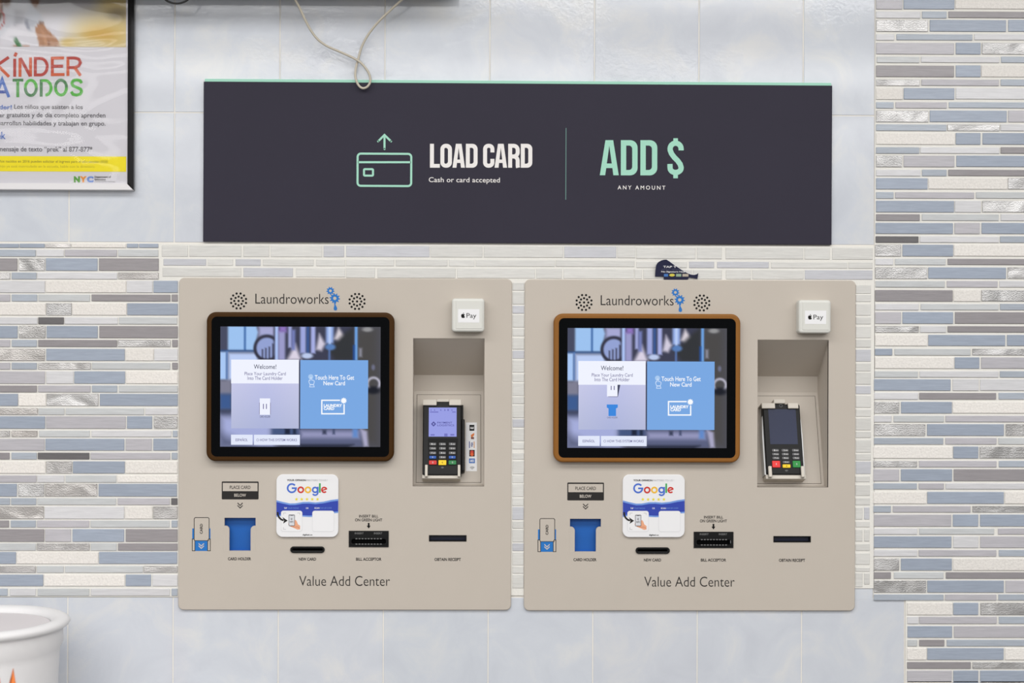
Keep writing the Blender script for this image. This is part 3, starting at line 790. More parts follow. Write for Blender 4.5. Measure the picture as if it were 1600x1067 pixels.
    b.prism([rrect(b0, b1, b2, b3, 0), mouth], FY-.0015, FY, 'black', back=False)
    q0, q1, q2, q3 = bx(547.6, 839.6, 605, 851)
    b.prism([rrect(q0, q1, q2, q3, .004, 4), mouth], FY-.004, FY-.0015, 'black', back=False)
    b.box(m0-.002, m1+.002, .012, .014, m2-.002, m3+.002, 'black2')
    b.box(m0-.002, m1+.002, FY, .012, m3+.0002, m3+.002, 'black2'); b.box(m0-.002, m1+.002, FY, .012, m2-.002, m2-.0002, 'black2')
    ba = b.build('bill_acceptor', t, label='black bill acceptor with ribbed mouth')
    b = MB()
    for i in range(9):
        xx = kp(557.2+4.75*i, 845)[0]
        b.box(xx-.0018, xx+.0018, FY-.0052, FY-.0040, m3-.0005, m3+.0014, 'grey'); b.box(xx-.0018, xx+.0018, FY-.0052, FY-.0040, m2-.0014, m2+.0005, 'grey')
    b.build('mouth_ribs', ba, label='grey ribs along the mouth')
    for q0, q1 in ((554.3, 568.2), (584.2, 597.3)):
        b = MB(); tx(b, 'INSERT', q0, 831.6, q1, 834.6, 'grey', .02, yy=FY-.0018)
        b.build('mouth_print', ba)
    # --- receipt slot
    b = MB()
    b.prism([rrect(r0, r1, r2, r3, 0), rrect(r0+.0015, r1-.0015, r2+.0015, r3-.0015, 0)], FY-.0008, .02, 'black2', back=False)
    b.box(r0+.001, r1-.001, .004, .006, r2+.001, r3-.001, 'navy'); b.build('receipt_slot', t, label='dark navy receipt slot')
    # --- monitor
    yb = -.020
    o0 = kp(322.0, 720.6, yb); o1 = kp(616.2, 488.2, yb); i0 = kp(329.8, 713.4, yb); i1 = kp(608.6, 495.4, yb)
    b = MB(); hole_ = rrect(i0[0], i1[0], i0[1], i1[1], .0105, 8)
    b.plate(o0[0], o1[0], o0[1], o1[1], .018, yb, FY, .004, 'bezelB' if second else 'bezelA', n=8, holes=[hole_], steps=4, back=False)
    mo = b.build('monitor', t, label='touch monitor in amber bronze frame' if second else 'touch monitor in dark brown frame')
    yg = yb+.0012
    b = MB(); b.prism([hole_], yg, FY, 'glass', back=False); b.build('screen_glass', mo, label='black glass around the lit screen')
    ys = yg-.0003
    def sc(u, v): return kp(335+u/5.082, 500+v/5.082, ys)
    s0 = sc(45, 1005); s1 = sc(1320, 55)
    picture('background_picture', SCR_FN, s0[0], s1[0], s0[1], s1[1], 45, 1320, 55, 1005, ys, 170, 126, M['screenpic'], mo, label='blurred blue picture of laundry machines')
    yp = ys-.0003; yt = yp-.0002
    def srect(b, x0, y0, x1, y1, mt, yy=yp):
        a = sc(x0, y1); c = sc(x1, y0); b.fill([rrect(a[0], c[0], a[1], c[1], 0)], yy, mt)
    def stx(b, s, x0, y0, x1, y1, mt, off=0.0):
        a = sc(x0, y1); c = sc(x1, y0); b.text(s, a[0], a[1], c[0], c[1], yt, mt, off)
    b = MB(); wh = sm('screen_white', (240, 243, 255)); srect(b, 133, 315, 671, 503, wh)
    gt = sm('screen_text', (70, 74, 98)); gt2 = sm('screen_text_violet', (112, 108, 152))
    a, c = sc(134, 860), sc(671, 503)
    picture('card_prompt', lambda u, v: L(176+30*min(1, abs(u-.5)*.6+v*.6), 184+28*min(1, v*.5+abs(u-.5)*.5), 222+14*v), a[0], c[0], a[1], c[1], 0, 1, 1, 0, yp, 12, 12, M['screenpic'], mo)
    stx(b, 'Welcome!', 313, 352, 492, 388, gt, .006); stx(b, 'Place Your Laundry Card', 240, 412, 567, 447, gt2, .004); stx(b, 'Into The Card Holder', 263, 447, 542, 475, gt2, .004)
    if second:
        srect(b, 362, 503, 446, 596, wh, yt); b.fill([[sc(446, 503), sc(468, 503), sc(450, 596), sc(446, 598)]], yt, gt); b.fill([[sc(372, 596), sc(448, 596), sc(448, 601), sc(372, 600)]], yt, gt2)
        stx(b, 'LAUNDRY', 412, 510, 420, 552, gt2) if 0 else None
        for xx in (392, 416): srect(b, xx, 512, xx+7, 545, gt2, yt-.0002)
        bl = sm('screen_holder_blue', (62, 136, 222)); b.fill([[sc(*p) for p in ((374, 752), (434, 752), (434, 692), (448, 684), (448, 660), (360, 660), (360, 684), (374, 692))]], yt, bl)
        stx(b, 'CARD HOLDER', 362, 758, 446, 770, gt)
    else:
        srect(b, 360, 622, 443, 752, wh, yt); srect(b, 356, 655, 360, 750, gt2, yt); srect(b, 443, 655, 447, 750, gt2, yt)
        for xx in (386, 410): srect(b, xx, 665, xx+7, 706, gt2, yt-.0002)
        stx(b, 'CARD HOLDER', 360, 758, 444, 775, gt)
    b.build('welcome_panel', mo, label='white panel reading Welcome! Place Your Laundry Card Into The Card Holder')
    b = MB(); srect(b, 681, 319, 1221, 862, sm('screen_blue', (122, 168, 226))); wt = sm('screen_pure_white', (250, 252, 255))
    stx(b, 'Touch Here To Get', 797, 438, 1110, 474, wt, .012); stx(b, 'New Card', 866, 484, 1037, 518, wt, .012)
    rw = 10/5.082*U1
    b.stroke([sc(*p) for p in ((998, 637), (853, 637), (853, 744), (1030, 744), (1030, 668))], rw, yt, wt)
    x, z = sc(1027, 640); b.fill(gear(x, z, 24/5.082*U1, 19/5.082*U1, 1e-5, 10)[:1], yt-.0001, wt)
    stx(b, 'LAUNDRY', 868, 667, 1014, 690, wt, .04); stx(b, 'CARD', 868, 690, 952, 714, wt, .04)
    lt = sm('screen_pale_line', (206, 224, 250)); lw = 5/5.082*U1
    b.fill([circ(*sc(765, 450), 20/5.082*U1)], yt, sm('screen_soft_blue', (170, 202, 240)))
    hand = [(758, 510), (750, 490), (752, 478), (760, 480), (762, 460), (768, 455), (772, 460), (774, 478), (786, 478), (794, 486), (792, 500), (786, 512)]
    b.stroke([sc(*p) for p in hand], lw, yt-.0001, lt, closed=True); b.stroke([sc(*p) for p in ((760, 514), (788, 514), (793, 531), (757, 531))], lw, yt-.0001, lt, closed=True)
    b.build('new_card_button', mo, label='blue panel reading Touch Here To Get New Card')
    b = MB(); srect(b, 132, 910, 304, 990, sm('screen_button', (226, 232, 250))); stx(b, 'ESPAÑOL', 168, 936, 265, 962, gt2, .01); b.build('language_button', mo)
    b = MB(); srect(b, 314, 911, 679, 991, sm('screen_button', (226, 232, 250))); stx(b, 'HOW THIS SYSTEM WORKS', 363, 942, 655, 962, gt2, .01)
    b.stroke([sc(*p) for p in circ(344, 952, 9, 10)], 2.5/5.082*U1, yt, gt2, closed=True); b.build('help_button', mo)
    # --- bracket and card terminal
    h = .031
    def mb2(): b = MB(); b.T = T; return b
    if not second:
        ox, oy, s_ = 640, 600, 6.277
        tabs = [(128, 150, 265, 207), (388, 150, 508, 207)]; mid = (265, 146, 388, 176); bar = (123, 888, 500, 926); prongs = [(150, 790, 177, 905), (472, 790, 498, 905)]
    else:
        ox, oy, s_ = 1170, 600, 6.279
        tabs = [(127, 185, 258, 238), (385, 185, 487, 238)]; mid = (245, 148, 358, 190); bar = (168, 888, 562, 931); prongs = [(195, 803, 228, 892), (515, 803, 546, 892)]
    def qb(q, hh): return QB(ox+q[0]/s_, oy+q[1]/s_, ox+q[2]/s_, oy+q[3]/s_, hh)
    a = qb(bar, h*.9); br = mb2(); br.plate(a[0], a[1], a[2], a[3], .001, -h*.9, -.0006, .0008, 'beige2', n=2)
    tb = br.build('terminal_bracket', t, label='beige clip bracket holding the card terminal')
    for q in tabs:
        c = qb(q, h+.005); br = mb2(); br.plate(c[0], c[1], c[2], c[3], .001, -(h+.005), -(h+.002), .0008, 'beige2', n=2); br.box(c[0], c[1], -.0006, -(h+.0025), c[3]-.0022, c[3], 'beige2')
        br.build('bracket_tab', tb)
    c = qb(mid, h*.72); br = mb2(); br.plate(c[0], c[1], c[2], c[3], .001, -h*.72, -.0006, .0008, 'beige2', n=2); br.build('bracket_tab', tb)
    for q in prongs:
        a2 = qb(q, h+.006); br = mb2(); br.plate(a2[0], a2[1], a[2]+.002, a2[3], .0015, -(h+.006), -(h+.0015), .001, 'beige2', n=3); br.box(a2[0], a2[1], -.0006, -(h+.002), a[2]+.002, a[2]+.005, 'beige2')
        br.build('bracket_prong', tb)
    TW = Matrix.Translation((K[0], 0, K[1])) @ T
    def mbt(): b = MB(); b.T = T; return b
    lab = ('black card terminal with unlit navy screen and silver sides in right kiosk niche' if second else 'black card terminal with lit lavender screen in left kiosk niche')
    ct_ = thing('card_terminal', lab, 'card terminal', (K[0], 0, K[1]))
    key = 'keygrey'
    if not second:
        b = mbt(); a = qb((129, 172, 508, 892), h); A = a
        b.plate(a[0], a[1], a[2], a[3], .004, -h, -.001, .0018, 'black', n=4, steps=2)
        c = qb((505, 205, 526, 860), h*.6); b.plate(c[0], c[1], c[2], c[3], .001, -h*.6, -.001, .001, 'black', n=2)
        k = qb((178, 532, 475, 800), h)
        b.fill([[(k[0]+.002, k[2]), (k[1]-.002, k[2]), (k[1], k[3]), (k[0], k[3])]], -(h+.0002), 'black2')
        b.build('body', ct_)
        b = mbt(); c = qb((512, 345, 541, 850), h*.75); b.plate(c[0], c[1], c[2], c[3], .001, -h*.75, -.001, .001, 'black', n=2); b.build('swipe_reader', ct_)
        b = mbt(); c = qb((188, 231, 461, 516), h); lav = sm('terminal_lavender', (150, 156, 226)); b.fill([rrect(c[0], c[1], c[2], c[3], 0)], -(h+.0004), lav)
        dk = sm('terminal_violet', (78, 78, 150)); f3 = lambda u, v: Q(ox+u/s_, oy+v/s_, h)
        def ttx(s, u0, v0, u1, v1, mt, off=0): 
            p = f3(u0, v1); r_ = f3(u1, v0); b.text(s, p[0], p[1], r_[0], r_[1], -(h+.0006), mt, off)
        ttx('PAYMENT', 272, 370, 418, 388, dk, .01); ttx('LOGISTICS', 272, 396, 437, 414, dk, .01)
        b.fill([[f3(235, 418), f3(260, 392), f3(235, 366), f3(210, 392)]], -(h+.0006), dk); b.fill([[f3(235, 402), f3(245, 392), f3(235, 382), f3(225, 392)]], -(h+.0008), lav)
        for u0, u1, v0, v1 in ((206, 245, 492, 506), (340, 372, 486, 514), (400, 438, 490, 506), (205, 215, 250, 262), (240, 250, 250, 262), (300, 312, 250, 262), (340, 352, 248, 264), (370, 385, 246, 264), (410, 420, 250, 262), (200, 282, 270, 280), (418, 452, 270, 280)):
            p = f3(u0, v1); r_ = f3(u1, v0); b.fill([rrect(p[0], r_[0], p[1], r_[1], 0)], -(h+.0006), sm('terminal_icon', (112, 114, 190)))
        b.build('screen', ct_, label='lit lavender screen reading PAYMENT LOGISTICS')
        keys = []
        for i, v in enumerate((588, 630, 675, 717)):
            for j, u in enumerate((227, 322, 418)):
                mt = pm('key_blue', (30, 84, 170)) if i == 3 and j != 1 else M[key]
                keys.append((u-34, v-14, u+34, v+14, mt, ('1', '2', '3', '4', '5', '6', '7', '8', '9', '*', '0', '#')[i*3+j]))
        keys += [(190, 748, 266, 789, pm('key_red', (206, 44, 40)), 'x'), (283, 745, 360, 794, pm('key_yellow', (242, 204, 20)), '<'), (382, 748, 458, 789, pm('key_green', (32, 122, 66)), 'O')]
    else:
        b = mbt(); hs = h
        cs_ = [Q(ox+u/s_, oy+v/s_, hs) for u, v in ((180, 888), (556, 888), (487, 196), (131, 196))]
        xl = (cs_[0][0]+cs_[3][0])/2; xr = (cs_[1][0]+cs_[2][0])/2
        b.plate(xl, xr, cs_[0][1], cs_[3][1], .004, -hs, -.012, .0018, 'black', n=4, steps=2)
        f3 = lambda u, v: Q(ox+u/s_, oy+v/s_, hs)
        x, z = f3(314, 212); b.fill([circ(x, z, .0032)], -(hs+.0003), 'keygrey'); b.fill([circ(x, z, .0022)], -(hs+.0005), 'black2')
        b.build('body', ct_)
        b = mbt(); zb, zt = cs_[0][1], cs_[3][1]
        for s, x in ((-1, xl), (1, xr)):
            P_ = [(x-s*.004, zb+.001), (x+s*.0026, zb+.001), (x+s*.003, zb+(zt-zb)*.55), (x+s*.0016, zb+(zt-zb)*.78), (x+s*.0002, zb+(zt-zb)*.84), (x-s*.004, zb+(zt-zb)*.84)]
            b.prism([P_ if s > 0 else P_[::-1]], -(hs-.006), -.001, 'silver')
        b.box(xl, xr, -.012, -.001, zb+.002, zt-.004, 'silver')
        b.build('side_shell', ct_, label='silver side shells')
        b = mbt(); c = [f3(*p) for p in ((200, 590), (472, 590), (472, 248), (200, 248))]
        c0_, c1_ = f3(212, 590)[0], f3(485, 590)[0]; d0_, d1_ = f3(188, 248)[0], f3(455, 248)[0]
        b.fill([rrect((c0_+d0_)/2, (c1_+d1_)/2, c[0][1], c[2][1], 0)], -(hs+.0004), mat('unlit_navy_screen', (24, 34, 66), rough=.3, spec=.3)); b.build('screen', ct_, label='unlit dark navy screen')
        keys = []
        for i, (v, us) in enumerate(((650, (261, 355, 458)), (687, (263, 358, 461)), (725, (266, 361, 464)))):
            for j, u in enumerate(us): keys.append((u-34, v-14, u+34, v+14, M[key], str(i*3+j+1)))
        keys += [(231, 752, 309, 818, pm('key_bright_red', (230, 44, 44)), 'x'), (332, 753, 402, 777, M[key], '0'), (333, 787, 410, 821, pm('key_yellow', (242, 204, 20)), '<'), (432, 752, 508, 818, pm('key_vivid_green', (24, 138, 56)), 'O')]
    for u0, v0, u1, v1, mt, s in keys:
        b = mbt(); c = qb((u0, v0, u1, v1), h+.002)
        b.plate(c[0], c[1], c[2], c[3], min(.0012, (c[3]-c[2])*.3), -(h+.002), -h, .0006, mt, n=2, back=False)
        cx, cz, hh_ = (c[0]*.62+c[1]*.38) if s.isdigit() else (c[0]+c[1])/2, (c[2]+c[3])/2, min((c[3]-c[2])*.28, .0018)
        ink = 'keytxt' if mt is M[key] or 'blue' in mt.name or 'red' in mt.name or 'green' in mt.name else 'dark'
        b.text(s, cx-hh_*.6, cz-hh_, cx+hh_*.6, cz+hh_, -(h+.0022), ink, .02)
        if s.isdigit(): b.text('abc', cx+hh_*1.3, cz-hh_*.8, cx+hh_*4.6, cz+hh_*.6, -(h+.0022), ink, .01)
        b.build('key', ct_)
    b = mbt(); x, z = Q(ox+(322 if not second else 370)/s_, oy+(822 if not second else 852)/s_, h)
    for r_ in (.0012, .0024, .0036): b.stroke(arc(x, z-.0018, r_, r_, 35, 145, 6), .0006, -(h+.0004), 'grey')
    b.build('contactless_mark', ct_)
    # --- strip of payment marks
    if not second:
        b = mbt(); st = (552, 378, 660, 855); c = qb(st, 0); b.box(c[0], c[1], -.0010, -.0005, c[2], c[3], 'whitep')
        f4 = lambda u, v: Q(ox+u/s_, oy+v/s_, .001)
        def rc(u0, v0, u1, v1, mt, yy=-.0012): p = f4(u0, v1); r_ = f4(u1, v0); b.fill([rrect(p[0], r_[0], p[1], r_[1], .0002, 1)], yy, mt)
        rc(587, 400, 635, 458, 'black2'); p = f4(596, 440); r_ = f4(628, 420); b.text('E', p[0], p[1], r_[0], r_[1], -.0014, 'whitep', .03, rot=True)
        b.fill([[f4(600, 500), f4(634, 478), f4(634, 500), f4(606, 536)]], -.0012, pm('mark_orange', (222, 120, 50))); rc(602, 520, 632, 540, pm('mark_brown', (120, 70, 60)), -.0013)
        rc(583, 562, 591, 628, pm('mark_blue', (40, 60, 140))); rc(630, 562, 637, 628, pm('mark_gold', (214, 140, 60))); p = f4(600, 618); r_ = f4(622, 570); b.text('VISA', p[0], p[1], r_[0], r_[1], -.0012, pm('mark_blue', (40, 60, 140)), .03, rot=True)
        rc(586, 646, 638, 710, 'black2'); x, z = f4(612, 668); b.fill([circ(x, z, .0036)], -.0013, pm('mark_red', (206, 50, 30))); x, z = f4(612, 690); b.fill([circ(x, z, .0036)], -.0014, pm('mark_redorange', (226, 90, 30)))
        rc(583, 730, 641, 776, pm('mark_card_blue', (34, 104, 190))); p = f4(590, 766); r_ = f4(634, 740); b.text('AMEX', p[0], p[1], r_[0], r_[1], -.0013, 'whitep', .02)
        x, z = f4(614, 842)
        for rad in (.0018, .0034, .005, .0066): b.stroke(arc(x, z, rad, rad, 45, 135, 6), .0008, -.0012, 'grey')
        b.build('payment_marks_sticker', t, label='white sticker strip with payment marks beside the terminal')
    # --- contactless reader box (thing of its own)
    rd = thing('contactless_reader', 'square off-white box with Pay sticker on upper right of ' + ('right kiosk' if second else 'left kiosk'), 'card reader', (K[0], 0, K[1]), 'contactless reader boxes')
    yr = -.027
    a0 = kp(705.9, 518.4, yr); a1 = kp(757.0, 466.3, yr)
    b = MB(); b.plate(a0[0], a1[0], a0[1], a1[1], .006, yr, FY, .004, 'reader', n=6, steps=4)
    b.build('housing', rd)
    b = MB(); q0 = kp(711.9, 513.6, yr); q1 = kp(753.6, 469.8, yr); b.plate(q0[0], q1[0], q0[1], q1[1], .002, yr-.0007, yr+.0002, .0006, 'reader', n=3, back=False); b.build('front_cover', rd)
    b = MB(); yk = yr-.0009; q0 = kp(715.7, 503.8, yk); q1 = kp(749.1, 483, yk); b.box(q0[0], q1[0], yk, yk+.0003, q0[1], q1[1], 'whitep')
    ap = [(723.6, 490.8), (724.9, 490.3), (726.2, 491.2), (725.3, 492.6), (725.5, 494), (726.5, 494.8), (725.6, 496.4), (724.6, 496.9), (723.5, 496.5), (722.4, 496.9), (721.4, 496.2), (720.6, 494.2), (720.6, 492.2), (721.5, 490.7), (722.6, 490.3)]
    b.fill([[kp(*p, yk) for p in ap][::-1]], yk-.0002, 'black2'); b.fill([[kp(*p, yk) for p in ((723.4, 490.1), (723.6, 489), (725, 488.3), (724.8, 489.5))][::-1]], yk-.0002, 'black2')
    p = kp(728.9, 498.8, yk); r_ = kp(744.3, 489.3, yk); b.text('Pay', p[0], p[1], r_[0], r_[1], yk-.0002, 'dark', 0)
    b.build('sticker', rd, label='white sticker with apple mark and the word Pay')
    return t
k1 = kiosk(K1, False); k2 = kiosk(K2, True)

# ------------------------------------------------------------------ review plaques
def plaque(px, py, label):
    yb, yf = FY, FY-.0045
    a = W(px, py+97.8, yf); c = W(px+97.3, py, yf)
    t = thing('review_plaque', label, 'plaque', (a[0], 0, a[1]), 'white review plaques stuck to the kiosks')
    wd, ht = c[0]-a[0], c[1]-a[1]
    def f(u, v): return ((u-103)/865*wd, ht-(v-100)/870*ht)
    U = wd/865
    b = MB(); b.plate(0, wd, 0, ht, 92*U, yf, yb, .0008, 'white', n=8, steps=2); b.build('plate', t)
    y = yf-.0002
    b = MB()
    top = [(105, 458), (180, 478), (290, 502), (370, 500), (470, 482), (560, 480), (650, 488), (760, 476), (870, 452), (966, 440)]
    bot = [(966, 632), (880, 640), (780, 665), (660, 685), (560, 690), (450, 684), (330, 668), (220, 664), (105, 690)]
    lb = pm('plaque_light_blue', (112, 152, 222)); bb = pm('plaque_blue', (36, 62, 170))
    b.fill([[f(*p) for p in top+bot]], y, lb)
    b.fill([[f(u, v+24) for u, v in top]+[f(u, v-20) for u, v in bot]], y-.00005, bb)
    b.build('blue_wave', t, label='blue wave band')
    b = MB()
    for x0, x1 in ((172, 462), (608, 905)):
        p, q = f(x0, 890), f(x1, 606); b.fill([rrect(p[0]-U*4, q[0]+U*4, p[1]-U*4, q[1]+U*4, 34*U)], y-.00006, pm('plaque_edge_grey', (214, 214, 218))); b.fill([rrect(p[0], q[0], p[1], q[1], 32*U)], y-.0001, 'whitep')
    b.build('white_boxes', t)
    yt = y-.00015
    b = MB()
    def tx(s, u0, v0, u1, v1, mt, off=0): p = f(u0, v1); q = f(u1, v0); b.text(s, p[0], p[1], q[0], q[1], yt, mt, off)
    tx('YOUR OPINION', 250, 167, 515, 192, 'dark', .03); tx('MATTERS TO US !', 525, 168, 816, 192, pm('plaque_grey', (150, 150, 156)), -.012)
    b.build('heading_lettering', t); b = MB(); tx('TAP', 210, 556, 252, 578, 'whitep', .02); tx('YOUR PHONE', 258, 556, 415, 578, lb, -.005); tx('OR', 514, 556, 552, 578, 'whitep', .01)
    tx('SCAN', 635, 555, 704, 577, 'whitep', .02); tx('OUR QR CODE', 710, 555, 876, 577, lb, -.005); b.build('caption_lettering', t); b = MB(); tx('digifeel.co', 470, 926, 606, 952, 'dark', .02)
    b.build('address_lettering', t)
    b = MB(); sw = 23*U
    gb, gr, gy, gg = pm('g_blue', (66, 108, 206)), pm('g_red', (204, 44, 34)), pm('g_yellow', (240, 186, 40)), pm('g_green', (50, 164, 84))
    cx, cz = f(318, 290); R = 58*U
    b.stroke(arc(cx, cz, R, R, 42, 360, 22)+[(cx, cz)], sw, yt, gb)
    for u, mt in ((443, gr), (543, gy)):
        x, z = f(u, 313); b.fill([circ(x, z, 47*U, 28), circ(x, z, 25*U, 24)], yt, mt)
    x, z = f(643, 313); b.fill([circ(x, z, 45*U, 28), circ(x, z, 23*U, 24)], yt, gb)
    b.stroke([f(680, 270), f(680, 350)]+arc(f(643, 352)[0], f(643, 352)[1], 37*U, 34*U, 0, -150, 10), sw*.95, yt-.00002, gb)
    p, q = f(697, 352), f(720, 222); b.fill([rrect(p[0], q[0], p[1], q[1], 0)], yt, gg)
    x, z = f(770, 313); b.stroke([(x-30*U, z-8*U), (x+38*U, z+14*U)], sw*.75, yt, gr); b.stroke(arc(x, z, 34*U, 34*U, 20, 318, 20), sw*.9, yt-.00002, gr)
    b.build('logo_lettering', t, label='multicoloured lettering Google')
    b = MB()
    for u in (383, 456, 530, 603, 677):
        x, z = f(u, 443); b.fill([[(x+(24 if i % 2 == 0 else 11)*U*math.sin(PI*i/5), z+(24 if i % 2 == 0 else 11)*U*math.cos(PI*i/5)) for i in range(10)][::-1]], yt, pm('star_yellow', (236, 220, 40)))
    b.build('stars', t, label='row of five yellow stars')
    b = MB(); sk = pm('drawn_skin', (232, 166, 130)); sk2 = pm('drawn_skin_line', (196, 118, 84))
    b.fill([[f(*p) for p in ((268, 790), (300, 822), (350, 842), (400, 866), (434, 862), (436, 812), (404, 790), (390, 752), (372, 728), (358, 740), (350, 800), (300, 806), (282, 770))]], yt, sk)
    b.stroke([f(*p) for p in ((300, 822), (350, 830), (396, 826), (432, 846))], 5*U, yt-.00003, sk2)
    p, q = f(276, 816), f(361, 658); b.fill([rrect(p[0], q[0], p[1], q[1], 10*U)], yt-.00005, pm('plaque_phone', (58, 60, 66)))
    p, q = f(282, 808), f(355, 668); b.fill([rrect(p[0], q[0], p[1], q[1], 4*U)], yt-.00008, pm('plaque_phone_face', (214, 216, 222)))
    p, q = f(302, 672), f(336, 664); b.fill([rrect(p[0], q[0], p[1], q[1], 0)], yt-.0001, pm('plaque_phone', (58, 60, 66)))
    p = f(292, 768); q = f(346, 746); b.text('NFC', p[0], p[1], q[0], q[1], yt-.0001, 'dark', .02)
    for rad in (8, 16, 24): b.stroke(arc(f(300, 718)[0], f(300, 718)[1], rad*U, rad*U, -45, 45, 5), 4*U, yt-.0001, 'dark')
    b.stroke([f(*p) for p in ((205, 660), (205, 634), (240, 634))], 4*U, yt, pm('plaque_grey', (150, 150, 156))); b.stroke([f(*p) for p in ((395, 634), (430, 634), (430, 660))], 4*U, yt, pm('plaque_grey', (150, 150, 156))); b.stroke([f(*p) for p in ((205, 830), (205, 862), (240, 862))], 4*U, yt, pm('plaque_grey', (150, 150, 156)))
    b.build('phone_drawing', t, label='drawn hand holding a phone')
    b = MB(); b.stroke([f(*p) for p in ((122, 622), (126, 660), (142, 696), (168, 722), (205, 738))], 24*U, yt-.0002, 'dark')
    b.fill([[f(*p) for p in ((188, 690), (262, 740), (200, 782), (212, 740))]], yt-.0002, 'dark'); b.build('arrow', t, label='curved black arrow')
    return t
plaque(431.6, 741.3, 'white square review plaque with Google lettering on left kiosk')
plaque(972.8, 741.6, 'white square review plaque with Google lettering on right kiosk')

# ------------------------------------------------------------------ torn sticker on top of the right kiosk
ox, oz = W(1065, 437, -.004)
ts = thing('torn_sticker', 'torn navy sticker with TAP lettering curling above right kiosk top edge', 'sticker', (ox, 0, oz))
tilt = Matrix.Translation((0, -.004, 0)) @ Matrix.Rotation(math.radians(12), 4, 'X')
def tf(u, v):
    x, z = W(1010+u/16, 395+v/16, -.006); return (x-ox, z-oz)
out = [(215, 588), (222, 440), (235, 310), (262, 255), (300, 218), (370, 180), (430, 164), (490, 160), (560, 205), (640, 262), (720, 318), (800, 370), (880, 424), (960, 470), (1020, 500), (1080, 528), (1140, 544), (1200, 547), (1260, 530), (1298, 500), (1276, 655), (1170, 628), (1060, 612), (1040, 668), (440, 668), (434, 592)]
b = MB(); b.T = tilt; b.prism([[tf(*p) for p in out]], -.0006, 0, 'sticker'); b.build('sheet', ts)
b = MB(); b.T = tilt
edge = [(p[0]+6, p[1]-9) for p in out[7:20]]
b.fill([[tf(*p) for p in out[7:20]]+[tf(*p) for p in edge[::-1]]], -.0004, 'whitep'); b.build('torn_edge', ts, label='white torn paper edge')
b = MB(); b.T = tilt
def ttx(s, u0, v0, u1, v1, mt, off=0.0): p = tf(u0, v1); q = tf(u1, v0); b.text(s, p[0], p[1], q[0], q[1], -.0009, mt, off)
ttx('TAP T', 412, 318, 745, 368, 'whitep', .02); ttx('Simple. Quick', 372, 400, 830, 432, pm('sticker_grey', (96, 98, 124)), 0); ttx('No Signature Nee', 370, 448, 955, 494, 'whitep', .02)
for u0, u1, mt in ((438, 540, pm('sticker_blue', (70, 120, 190))), (740, 870, pm('sticker_green', (150, 176, 150))), (900, 1050, pm('sticker_sand', (186, 176, 160)))):
    p, q = tf(u0, 590), tf(u1, 520); b.fill([rrect(p[0], q[0], p[1], q[1], 0)], -.0009, mt)
p, q = tf(640, 552), tf(710, 512); b.fill([[(p[0]+(q[0]-p[0])*math.cos(a*PI/8), p[1]+(q[1]-p[1])*.9*math.sin(a*PI/8)) for a in range(16)]], -.0009, pm('sticker_yellow', (216, 204, 80)))
b.build('lettering', ts)

# ------------------------------------------------------------------ poster in a black frame
yf = -.016; yp = -.009
pc = W(208.2, 294.5, yf); PZ0 = W(100, 296.5, yf)[1]; PX1 = pc[0]; PX0 = PX1-.62; PZ1 = PZ0+.86
po = thing('framed_poster', 'framed kindergarten poster with KÍNDER A TODOS lettering and yellow band', 'poster', (PX0, 0, PZ0))
def pp(px, py): 
    x, z = W(px, py, yp); return (x-PX0, z-PZ0)
fw = .0125; pw, ph_ = .62, .86
b = MB()
def rail(b, pts, mt, flat=False):
    # mitred rail: outer edge pts[0:2], inner edge pts[2:4]
    (ax, az), (bx_, bz_), (cx, cz), (dx, dz) = pts
    mx = lambda p, q, t: (p[0]+(q[0]-p[0])*t, p[1]+(q[1]-p[1])*t)
    A, B, C_, D2 = pts; E, F_ = mx(A, D2, .35), mx(B, C_, .35)
    if flat: E, F_ = mx(A, D2, .06), mx(B, C_, .06)
    v = [(A[0], -.0002, A[1]), (B[0], -.0002, B[1]), (A[0], yf+.004, A[1]), (B[0], yf+.004, B[1]), (E[0], yf, E[1]), (F_[0], yf, F_[1]), (D2[0], (yf if flat else yp-.002), D2[1]), (C_[0], (yf if flat else yp-.002), C_[1]), (D2[0], yp+.001, D2[1]), (C_[0], yp+.001, C_[1])]
    b.add(v, [(0, 1, 3, 2), (2, 3, 5, 4), (4, 5, 7, 6), (6, 7, 9, 8)], mt)
O = [(0, 0), (pw, 0), (pw, ph_), (0, ph_)]; I = [(fw, fw), (pw-fw, fw), (pw-fw, ph_-fw), (fw, ph_-fw)]
for i in (1, 2, 3): rail(b, [O[i], O[(i+1) % 4], I[(i+1) % 4], I[i]], 'frame')
b.build('frame', po)
b = MB(); rail(b, [O[0], O[1], I[1], I[0]], 'rail', True); b.build('bottom_rail', po, label='bottom rail of the frame, reflected light painted as pale colour')
b = MB(); b.box(.004, pw-.004, yp+.0012, -.0005, .004, ph_-.004, 'poster'); b.build('sheet', po)
y0 = yp+.0008
M['posterpic'] = mat('poster_photograph', (200, 200, 200), rough=.4, vcol=True)
sk = (176, 128, 94)
